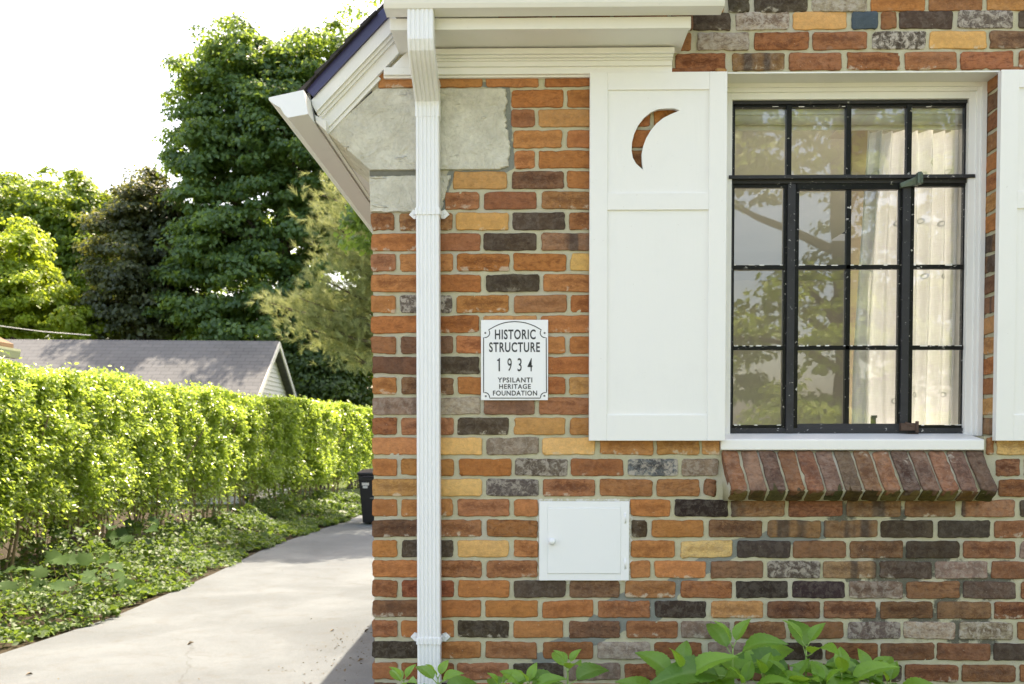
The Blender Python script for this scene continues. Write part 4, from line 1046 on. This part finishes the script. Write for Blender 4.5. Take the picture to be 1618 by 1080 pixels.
# pine: whorled boughs carrying needle tufts
def pine(base, boughs, label):
    base = Vector(base); t = thing('pine_tree', base, label, 'tree')
    m = MB(); top = base + Vector((.2, .2, 7.6)); m.tube([base, base + Vector((.05, 0, 3)), top], [.17, .13, .02], 10); m.build('trunk', M['bark'], t)
    PV = []; var = []
    for (px, py, dd, n) in boughs:
        tip = Vector(el(px, py, base.y + dd, 1, 1, 1)[:3]); a = Vector((base.x + .05, base.y, max(1.0, tip.z - .55)))
        if n > 0:
            mid = a.lerp(tip, .55) + Vector((0, 0, -.12)); mb = MB(); mb.tube([a, mid, tip], [.045, .03, .008], 6); mb.build('limb', M['bark'], t)
        for _ in range(int(abs(n)*1.35)):
            u = rng.uniform(.45, 1.05); c = np.array(a.lerp(tip, u)) + rng.normal(0, 1, 3)*np.array([.22, .22, .15])
            ax = unit(1)[0]*.7 + np.array([(tip.x - a.x)*.25, 0, .55]); ax /= np.linalg.norm(ax)
            k = 24; d = unit(k)*.62 + ax; d /= np.linalg.norm(d, axis=1, keepdims=True)
            Ln = rng.uniform(.11, .20, (k, 1)); st = c + ax*rng.uniform(-.10, .06, (k, 1)); wv = np.cross(d, unit(k)); wv /= np.linalg.norm(wv, axis=1, keepdims=True)
            PV.append(np.stack([st - wv*.0045, st + wv*.0045, st + d*Ln], 1)); var.append(np.full(k, rng.uniform(0, 1)))
    V = np.concatenate(PV).reshape(-1, 3); F = np.arange(len(V)).reshape(-1, 3)
    np_mesh('needles', V, F, M['needle'], t, {'var': ('FLOAT', np.repeat(np.concatenate(var), 3))})
    return t
pd = 20.  # boughs right of the trunk are unseen, added to shade the driveway
pine((*at(640, pd), 0), [(640, 300, .2, 110), (680, 260, 0, 110), (700, 330, .3, 110), (660, 220, -.3, 100), (720, 240, .5, 100), (750, 300, 0, 100), (690, 170, .2, 90), (640, 190, .6, 90), (740, 390, -.5, 90), (650, 390, -.8, 90), (700, 400, -.8, 90), (505, 350, 0, 90), (540, 340, .5, 90), (575, 365, -.3, 90), (520, 395, .4, 90), (560, 420, 0, 100), (590, 400, .6, 90), (505, 440, -.2, 80), (545, 470, .3, 110), (470, 470, 0, 80), (440, 485, .2, 60), (490, 505, -.3, 100), (530, 520, .2, 110), (575, 510, 0, 100), (465, 512, .3, 70), (425, 478, 0, 45), (510, 545, .4, 70), (560, 560, 0, 70), (590, 460, .3, 90), (510, 310, .8, 60), (560, 300, .6, 80), (600, 330, 0, 80)],
     'pale green pine tree with loose needle clumps beside the brick corner')

tree('young_maple_tree', (-1.55, 17.6, 0), [(-1.9, 17.4, 6.3, 1.45, 1.5, 1.3), (-1.5, 17.9, 8.0, 1.5, 1.5, 1.3), (-2.2, 16.2, 4.9, .8, 1.0, .6)], 200, 90, .12, M['leaf_maple'], 'young maple peeking out from behind the brick corner above the pine', .12, .42)
# ------------------------------------------------------------------ hedge
hx0, hx1, hy0, hy1, hz = -6.0, -4.82, 5.0, 25.5, 2.28
hedge = thing('hedge', (-5.3, 15, 0), 'long clipped bright green hedge along the far side of the driveway', 'hedge')
def hedge_front(y): return -4.86 + np.clip((y - 17)/8, 0, 1.2)*.95 + .05*np.sin(y*1.3) + .03*np.sin(y*3.3 + 1)
def hedge_top(y): return 2.25 + .045*np.sin(y*1.7) + .035*np.sin(y*4.1 + 2) - .0*y
def vnoise(a, b, seed):
    g = np.random.default_rng(seed).random((97, 97)); a = np.asarray(a) % 96; b = np.asarray(b) % 96
    i, j = a.astype(int), b.astype(int); u, v = a - i, b - j; u = u*u*(3-2*u); v = v*v*(3-2*v)
    return (g[i, j]*(1-u) + g[i+1, j]*u)*(1-v) + (g[i, j+1]*(1-u) + g[i+1, j+1]*u)*v
N = 300000
y = hy0 + (hy1 - hy0)*rng.random(N)**1.25
kind = rng.random(N)
fx = hedge_front(y); zt = hedge_top(y)
# lower half thins out into bare stems
gap = (vnoise(y*1.1, y*0 + 3, 1) - .5)*1.6 + (vnoise(y*3.1, y*0 + 9, 2) - .5)*1.2
zz = np.where(kind < .72, zt*rng.random(N)**.62, zt - rng.random(N)**2*.25)
low = .80 + .40*gap - np.clip((y - 17)/6, 0, 1)*.25
keep = (zz > low + .25) | (rng.random(N) < np.clip((zz - low*.35)/(1.0), .02, 1)**2.1)
x = np.where(kind < .72, fx - np.abs(rng.normal(0, .16, N)) + .05*rng.normal(size=N), fx - rng.random(N)*1.15)
# rounded shoulder
sh = np.clip((zz - (zt - .22))/.22, 0, 1); x = x - np.where(kind < .72, sh**2*.22, 0)
zz = zz + np.where(rng.random(N) < .05, rng.random(N)*.10, 0)
bl = (vnoise(y*3.3, zz*3.6, 4) - .5)*1.2 + (vnoise(y*8.1, zz*8.5, 5) - .5)*.9                       # leafy clumps and hollows
x = x + bl*.16
keep &= ~((bl < -.38) & (rng.random(N) < .45) & (kind < .72))
Pn = np.stack([x, y, zz], 1)[keep]; k = len(Pn)
N2 = 95000; y2 = hy0 + (hy1 - hy0)*rng.random(N2)**1.2; z2 = .45 + 1.75*rng.random(N2)**.75; x2 = hedge_front(y2) - .30 - .85*rng.random(N2)
Pn = np.concatenate([Pn, np.stack([x2, y2, z2], 1)]); k = len(Pn)
Nn = rng.normal(0, .55, (k, 3)) + np.array([.55, .05, .75])
leaf_cloud(Pn, Nn, (.040 + .0016*Pn[:, 1])*rng.uniform(.65, 1.3, k), .55, .16, 'foliage', M['leaf_hedge'], hedge, np.clip(rng.normal(.5, .25, k), 0, 1))
for i in range(74):
    y0 = hy0 + .5 + (hy1 - hy0 - 2)*(i/74)**1.15 + rng.normal(0, .08); x0 = float(hedge_front(np.array(y0))) - .42 + rng.normal(0, .08)
    m = MB()
    for _ in range(rng.integers(1, 4)):
        dx, dy = rng.normal(.12, .22), rng.normal(.05, .32); h = rng.uniform(1.2, 1.9); r = rng.uniform(.009, .020)
        a = Vector((x0 + rng.normal(0, .05), y0 + rng.normal(0, .05), 0))
        m.tube([a, a + Vector((dx*.3, dy*.35, h*.4)), a + Vector((dx*.6 + rng.normal(0, .04), dy*.75, h*.75)), a + Vector((dx, dy, h))], [r, r*.85, r*.65, r*.35], 6)
    m.build('stem', M['stem'], hedge)
# old trunk near the left edge
m = MB(); q = G(70, 905); m.tube([(-5.35, 9.6, 0), (-5.30, 9.65, .5), (-5.22, 9.75, 1.0), (-5.28, 9.8, 1.7)], [.075, .06, .05, .03], 10); m.build('stem', M['bark'], hedge)

# ground cover between hedge and driveway: nobody could count these leaves
ex = np.array([p.x for p in edge]); ey = np.array([p.y for p in edge])
n = 46000; y = 3.5 + 19*rng.random(n)**1.3; xe = np.interp(y, ey, ex)
wd = np.abs(hedge_front(y) - xe) + .5
u = rng.random(n)**1.35; x = xe - .02 - u*wd + .10*np.sin(y*3.3) + .07*np.sin(y*7.1)
hgt = (.05 + .30*np.clip(u*1.5, 0, 1)) * (.65 + .35*np.sin(y*2.3 + u*5) + .25*np.sin(y*6.1 + 2))
cl_ = vnoise(y*2.6, u*3.1 + 5, 7); hgt = hgt*(.35 + 1.45*cl_)
hgt = np.clip(hgt, .03, .6) * np.where(y > 13, 1.15, 1)
z = .02 + hgt*rng.random(n)**.45
ok = (x < xe + .06) & ~((vnoise(y*3.7, u*4.3 + 11, 8) < .30) & (rng.random(n) < .75))
gc = leaf_cloud(np.stack([x, y, z], 1)[ok], rng.normal(0, .5, (n, 3))[ok] + np.array([.12, -.15, .9]), (.034 + .0022*y[ok])*rng.uniform(.5, 1.3, ok.sum())*np.where(rng.random(ok.sum()) < .07, 1.8, 1), .68, .12, 'ground_cover', M['leaf_ivy'], None, np.clip(rng.normal(.5, .28, ok.sum()), 0, 1))
tag(gc, 'leafy ground cover at the foot of the hedge', 'ground cover', kind='stuff')
# broad lobed weeds near the camera at the left edge
def lobed(c, N_, L):
    N_ = Vector(N_).normalized(); A = N_.cross(Vector((rng.normal(), rng.normal(), rng.normal()))).normalized(); B = N_.cross(A)
    pr = [(0,-.5),(.22,-.42),(.5,-.30),(.36,-.12),(.62,.10),(.34,.14),(.34,.32),(.16,.28),(0,.58),(-.16,.28),(-.34,.32),(-.34,.14),(-.62,.10),(-.36,-.12),(-.5,-.30),(-.22,-.42)]
    return [Vector(c) + A*(a*L) + B*(b*L) + N_*(abs(a)*L*.22 - b*b*L*.25) for a, b in pr]
for (px, py, nl, hh, lb) in ((60, 868, 26, .62, 'broad leaved weed nearest the left edge under the hedge'), (150, 862, 26, .55, 'broad leaved weed at the foot of the old hedge trunk'), (30, 925, 20, .42, 'low broad leaved weed at the left edge by the driveway'), (185, 838, 20, .48, 'lobed leaf seedling under the middle of the hedge'), (110, 905, 22, .45, 'lobed leaf weed in front of the old hedge trunk')):
    g0 = G(px, py + 45); t = thing('weed_plant', (g0.x, g0.y, 0), lb, 'plant', 'broad leaved weeds under the hedge')
    m = MB(); st = MB(); vv = []
    for _ in range(nl):
        c = Vector((g0.x + rng.normal(0, .30), g0.y + rng.normal(0, .25), hh*rng.uniform(.25, 1.0))); p = lobed(c, (rng.normal(.2, .35), rng.normal(-.4, .35), 1), rng.uniform(.10, .19))
        m.add(p + [c], [(i, (i+1) % 16, 16) for i in range(16)]); vv += [rng.random()]*17
        st.tube([(g0.x + rng.normal(0, .06), g0.y + rng.normal(0, .06), 0), c - Vector((0, 0, .03)), c], [.004, .003, .002], 5)
    np_mesh('leaves', np.array(m.v), np.array(m.f), M['leaf_big'], t, {'var': ('FLOAT', np.array(vv))}); st.build('stalks', M['stem'], t)
# dry leaves, twigs and crumbs on the concrete beside the house
n = 330; px = np.concatenate([rng.normal(-1.40, .13, 120), rng.uniform(-1.25, -.6, 180), rng.uniform(-3.6, -1.4, 30)]); py = np.concatenate([rng.uniform(6.0, 8.0, 120), rng.uniform(5.6, 8.4, 180), rng.uniform(5.5, 14, 30)])
lt = leaf_cloud(np.stack([px, py, np.full(n, .028)], 1), rng.normal(0, .25, (n, 3)) + np.array([0, 0, 1.]), rng.uniform(.006, .022, n)*np.where(rng.random(n) < .08, 3.0, 1), .45, .2, 'leaf_litter', M['litter'])
tag(lt, 'dry leaf litter lying on the concrete beside the house', 'leaf litter', kind='stuff')

# ------------------------------------------------------------------ garage
A_ = Vector((*at(440, 25), H + 147/F_PX*25)); yw_ = R(5)
ud = Vector((-math.cos(yw_), -math.sin(yw_), 0)); fd = Vector((math.sin(yw_)*.3, -1, 0)).normalized()
hw, rise, LG = 2.25, 1.46, 10.5
gar = thing('garage', (A_.x, A_.y, 0), 'low detached garage with a grey shingle roof and pale siding gable behind the hedge', 'garage')
e_f, e_b = A_ + fd*hw - Vector((0, 0, rise)), A_ - fd*hw - Vector((0, 0, rise))
m = MB()
for e in (e_f, e_b): m.prism([A_, e, e + Vector((0, 0, .07)), A_ + Vector((0, 0, .07))], ud*LG)
m.build('roof', M['garage_roof'], gar)
m = MB(); ins = ud*.22
# lap siding on the gable: each board a thin wedge
zb0 = 0.0; nb_ = 34
for i in range(nb_):
    za, zc = A_.z - .05 - (i+1)*.11, A_.z - .05 - i*.11
    if za < 0: break
    def hwz(z): return min(hw - .14, max(.0, (A_.z - .04 - z)/rise*hw))
    wa, wc = hwz(za), hwz(zc); b0 = Vector((A_.x, A_.y, 0)) + ins
    o = -ud*.022
    pts = [b0 + fd*wa + Vector((0, 0, za)) + o, b0 - fd*wa + Vector((0, 0, za)) + o, b0 - fd*wc + Vector((0, 0, zc)), b0 + fd*wc + Vector((0, 0, zc)), b0 + fd*wa + Vector((0, 0, za)), b0 - fd*wa + Vector((0, 0, za))]
    m.add(pts, [(0, 1, 2, 3), (0, 4, 5, 1)])
m.build('siding', M['siding'], gar)
m = MB()
b0 = Vector((A_.x, A_.y, 0)) + ud*.26; b1 = b0 + ud*(LG - .5); hh = e_f.z + .02
m.prism([b0 + fd*(hw - .2), b0 - fd*(hw - .2), b1 - fd*(hw - .2), b1 + fd*(hw - .2)], (0, 0, hh)); m.build('wall', M['siding'], gar)
m = MB()
for s_ in (1, -1): m.prism([A_ + Vector((0, 0, .055)), A_ + fd*s_*hw - Vector((0, 0, rise - .055)), A_ + fd*s_*hw - Vector((0, 0, rise + .09)), A_ - Vector((0, 0, .09))], ud*(-.03))
m.build('barge_board', M['siding'], gar)

# ------------------------------------------------------------------ neighbour's house at the left edge
nh = thing('neighbour_house', (-10, 9, 0), 'neighbouring pale house with a brown roof at the far left edge', 'house')
ex_, ye, ze = -7.16, 13.9, H + (690 - 566)/F_PX*13.9
m = MB(); m.box(-14, -7.5, 4, 13.6, 0, ze + .02); m.build('wall', M['siding'], nh)
m = MB(); m.prism([(ex_ - .05, ye - .06, ze + .14), (-10.7, ye - .06, ze + 1.9), (-10.7, ye - .06, ze + 1.98), (ex_ - .05, ye - .06, ze + .20)], (0, -10.2, 0)); m.prism([(-14.4, ye - .06, ze + .14), (-10.7, ye - .06, ze + 1.9), (-10.7, ye - .06, ze + 1.98), (-14.4, ye - .06, ze + .20)], (0, -10.2, 0)); m.build('roof', M['brown_roof'], nh)
m = MB(); m.prism([(ex_, ye, ze), (ex_ + .02, ye, ze + .10), (ex_ + .02, ye, ze + .13), (ex_ - .10, ye, ze + .13), (ex_ - .10, ye, ze)], (0, -10.3, 0)); m.box(-7.5, ex_ - .1, 3.7, ye, ze + .02, ze + .05); m.build('rain_gutter', M['sage'], nh)
m = MB(); a, b_ = Vector((*at(-20, 21), H + (690 - 512)/F_PX*21)), Vector((*at(140, 23.8), H + (690 - 529)/F_PX*23.8)); m.tube([a, a.lerp(b_, .5) - Vector((0, 0, .03)), b_], .010, 6)
tag(m.build('utility_cable', M['cable']), 'thin pale cable strung above the garage roof at the left', 'cable')

# ------------------------------------------------------------------ bins
def wheelie_bin(x, y, label):
    t = thing('trash_bin', (x, y, .02), label, 'bin'); z0 = .02
    w0, w1, d0, d1, h = .24, .30, .25, .34, .86
    def ring(w_, d_, z): return [(x - w_, y - d_, z), (x + w_, y - d_, z), (x + w_, y + d_, z), (x - w_, y + d_, z)]
    m = MB(); v = ring(w0, d0, z0 + .03) + ring(w1*.97, d1*.97, z0 + h - .10) + ring(w1, d1, z0 + h - .09) + ring(w1, d1, z0 + h)
    m.add(v, [(3, 2, 1, 0)] + [(r*4 + i, r*4 + (i+1) % 4, r*4 + 4 + (i+1) % 4, r*4 + 4 + i) for r in range(3) for i in range(4)] + [(12, 13, 14, 15)])
    m.build('body', M['bin'], t, bevel=.012)
    m = MB(); v = ring(w1 + .015, d1 + .02, z0 + h + .002) + ring(w1 + .02, d1 + .025, z0 + h + .05) + ring(w1*.8, d1*.8, z0 + h + .10)
    m.add(v, [(3, 2, 1, 0)] + [(r*4 + i, r*4 + (i+1) % 4, r*4 + 4 + (i+1) % 4, r*4 + 4 + i) for r in range(2) for i in range(4)] + [(8, 9, 10, 11)])
    m.build('lid', M['bin'], t, bevel=.012)
    m = MB(); m.tube([(x - .22, y - d1 - .035, z0 + h - .02), (x + .22, y - d1 - .035, z0 + h - .02)], .014, 10)
    for s_ in (-.2, .2): m.box(x + s_ - .012, x + s_ + .012, y - d1 - .035, y - d1, z0 + h - .035, z0 + h - .005)
    m.build('handle', M['bin'], t)
    for s_ in (-1, 1):
        m = MB(); m.lathe((x + s_*(w0 + .0) - .02, y + d0 + .03, z0 + .10), (1, 0, 0), [(0, .02), (0, .10), (.045, .10), (.045, .02)], 20); m.build('wheel', M['bin'], t)
    yf = y - d0 - (d1 - d0)*.75 - .012
    m = MB(); m.prism([(x - .235, yf - .012, z0 + .735), (x - .115, yf - .012, z0 + .735), (x - .115, yf - .006, z0 + .69), (x - .235, yf - .006, z0 + .69)], (0, .01, 0)); m.prism([(x - .22, yf - .004, z0 + .68), (x - .14, yf - .004, z0 + .68), (x - .14, yf, z0 + .64), (x - .22, yf, z0 + .64)], (0, .01, 0)); m.build('label', M['whitelabel'], t)
    m = MB(); m.prism([(x + .0, yf - .010, z0 + .74), (x + .19, yf - .010, z0 + .74), (x + .19, yf, z0 + .65), (x + .0, yf, z0 + .65)], (0, .01, 0)); m.build('label', M['greenlabel'], t)
    m = MB(); m.box(x - .1, x + .12, yf + .012, yf + .03, z0 + .46, z0 + .475); m.build('grip', M['flash'], t)
    return t
q = G(585, 829, .02)
wheelie_bin(q.x + .10, q.y + .3, 'black wheeled trash bin at the end of the driveway beside the brick corner')
pq = (-6.55, 14.2)
pb = thing('planter_box', (*pq, 0), 'weathered brown wooden box with a pale lid seen through the hedge gap', 'box')
m = MB()
for i in range(5): m.box(pq[0] - .24 + i*.097, pq[0] - .24 + i*.097 + .09, pq[1] - .22, pq[1] - .20, 0, .60)
m.box(pq[0] - .24, pq[0] + .24, pq[1] - .199, pq[1] + .22, 0, .60); m.build('box_body', M['planter'], pb); m = MB(); m.box(pq[0] - .27, pq[0] + .27, pq[1] - .25, pq[1] + .25, .602, .64); m.build('lid', M['planterlid'], pb, bevel=.004)

# ------------------------------------------------------------------ hydrangeas in the bed
def hyd_leaf(base, dirv, nor, L, W, droop=.25):
    """ovate pointed leaf with serrated rim, midrib fold and side veins"""
    d = Vector(dirv).normalized(); n = Vector(nor); n = (n - d*n.dot(d)).normalized(); s = d.cross(n)
    nu, nv = 26, 8; V = []; ve = []
    for i in range(nu + 1):
        u = i/nu; wdt = W*(math.sin(math.pi*min(1, u**.78))**.85)*(1 - .25*u) + .0004
        if 0 < i < nu: wdt *= 1 + (.035 if i % 2 else -.02)
        cen = Vector(base) + d*(L*u) - n*(droop*L*u*u) + n*(.06*L*math.sin(u*3))
        for j in range(nv + 1):
            v = (j/nv*2 - 1); vein = abs(v)
            sv = (u*9 - vein*2.2) % 1.0; side = max(0, 1 - abs(sv - .5)*5)*(vein > .08)*(.6)
            q = cen + s*(v*wdt*.5) + n*(vein**1.3*wdt*.16 + .012*L*math.cos((u*9 - vein*2.2)*6.283)*vein)
            V.append(q); ve.append(max(1.0 if j == nv//2 else 0, side))
    F = [(i*(nv+1) + j, i*(nv+1) + j + 1, (i+1)*(nv+1) + j + 1, (i+1)*(nv+1) + j) for i in range(nu) for j in range(nv)]
    return V, F, ve
def hydrangea(x, y, shoots, label, group='hydrangeas along the house front'):
    shoots = [(*s[:3], s[3]*1.85, *s[4:]) for s in shoots]
    t = thing('hydrangea', (x, y, 0), label, 'plant', group)
    V = []; F = []; ve = []; va = []; st = MB(); n0 = 0
    for (sx_, sy_, sz_, sc_, rot, young) in shoots:
        tip = Vector((sx_, sy_, sz_)); b = Vector((x + rng.normal(0, .05), y + rng.normal(0, .04), 0)); mid = b.lerp(tip, .6) + Vector((0, 0, .02))
        st.tube([b, mid, tip - Vector((0, 0, .03)), tip], [.006, .0045, .003, .002], 8)
        for k, (dz, L, up, vr) in enumerate(((-.004, .052, 1.5, .95), (-.022, .085, .65, .75), (-.062, .125, .28, .42), (-.125, .150, .12, .20), (-.19, .15, .05, .08))):
            if young and k == 3: pass
            for s_ in (0, math.pi):
                a = rot + (math.pi/2)*(k % 2) + s_ + rng.normal(0, .12); o = Vector((math.cos(a), math.sin(a), 0))
                c = tip + Vector((0, 0, dz*sc_)) ; L_ = L*sc_*rng.uniform(.88, 1.12); dr = (o + Vector((0, 0, up + rng.normal(0, .1)))).normalized()
                pe = c + dr*(.016 + .02*k*.5)*sc_
                st.tube([c, pe], [.0022, .0016], 6)
                v, f, e = hyd_leaf(pe, dr, Vector((0, 0, 1)) - o*.5*up + Vector((rng.normal(0, .12), rng.normal(0, .12) - .65, 0)), L_, L_*rng.uniform(.56, .66), .22 + .1*k)
                V += v; F += [tuple(i + n0 for i in q) for q in f]; ve += e; va += [min(1, max(0, vr + rng.normal(0, .17)))]*len(v); n0 += len(v)
    np_mesh('foliage', np.array([tuple(p) for p in V]), np.array(F), M['leaf_hyd'], t, {'var': ('FLOAT', np.array(va)), 'vein': ('FLOAT', np.array(ve))}, smooth=True)
    st.build('stems', m_stalk, t, smooth=True); return t
m_stalk = m_plain('green_stalk', (.22, .34, .09), .5, 0, .15, 20, .02)
YH = 3.24
def tp(px, py, dy=0): q = P(px, py, YH + dy); return (q.x, q.y, q.z)
hydrangea(X(1160, 1080, YH), YH, [(*tp(1158, 1020), .9, .5, 1), (*tp(1075, 1061, -.03), .95, 1.1, 0), (*tp(1120, 1075, .06), .8, .2, 0), (*tp(1175, 1085, -.06), .9, .8, 0), (*tp(1050, 1088, .05), .85, 1.6, 0)], 'leafy green hydrangea with a tall shoot left of the middle below the window')
hydrangea(X(1275, 1080, YH), YH, [(*tp(1274, 1020, .02), .9, .15, 1), (*tp(1205, 1069, -.04), .85, .9, 0), (*tp(1375, 1065, .05), .8, 2.0, 0), (*tp(1330, 1069, -.02), .9, 1.3, 0), (*tp(1250, 1079, -.05), .9, .3, 0), (*tp(1300, 1087, -.06), .9, 2.2, 0), (*tp(1405, 1081, .02), .8, .7, 0)], 'leafy green hydrangea with a pointed tall shoot right of the middle below the window')
hydrangea(X(900, 1080, YH), YH, [(*tp(897, 1050, .0), .6, .4, 1), (*tp(835, 1080, -.03), .62, 1.0, 0), (*tp(790, 1084, .02), .6, .3, 0)], 'low hydrangea below the meter hatch')
hydrangea(X(640, 1080, YH), YH, [(*tp(638, 1074, .0), .52, .5, 0), (*tp(692, 1070, -.02), .55, .9, 0)], 'low hydrangea in front of the downspout')

# ------------------------------------------------------------------ trees in the front garden behind the camera (they show in the window glass)
tree('garden_tree', (6.8, -14.2, 0), [(6.6, -14, 9.3, 4.6, 3, 2.8), (6.2, -13.5, 3.2, 4.2, 2.4, 1.7), (8.6, -14, 5.8, 2.3, 2.4, 2.2), (3.0, -14.5, 5.5, 1.2, 1.6, 2.6)], 420, 85, .17, M['leaf_lime'], 'largest garden tree across the road, its crown mirrored in the window', .3, .62, 'trees in the front garden')
tree('garden_tree', (14, -15, 0), [(14, -15, 6.5, 3.6, 3, 3.6)], 200, 80, .2, M['leaf_maple'], 'darker round garden tree beside the largest one', .25, .75, 'trees in the front garden')
for i, (x, y, r, lb) in enumerate(((4.6, -10.8, 1.3, 'rounded garden shrub across the road'), (7.6, -10.6, 1.5, 'taller garden shrub across the road'), (2.0, -11, 1.6, 'wide shrub at the lawn edge across the road'))):
    tree('garden_shrub', (x, y, 0), [(x, y, 1.1, r, r*.8, 1.15)], 70, 80, .11, M['leaf_lime'], lb, .1, .4, 'shrubs in the front garden', cat='shrub', bush=True)
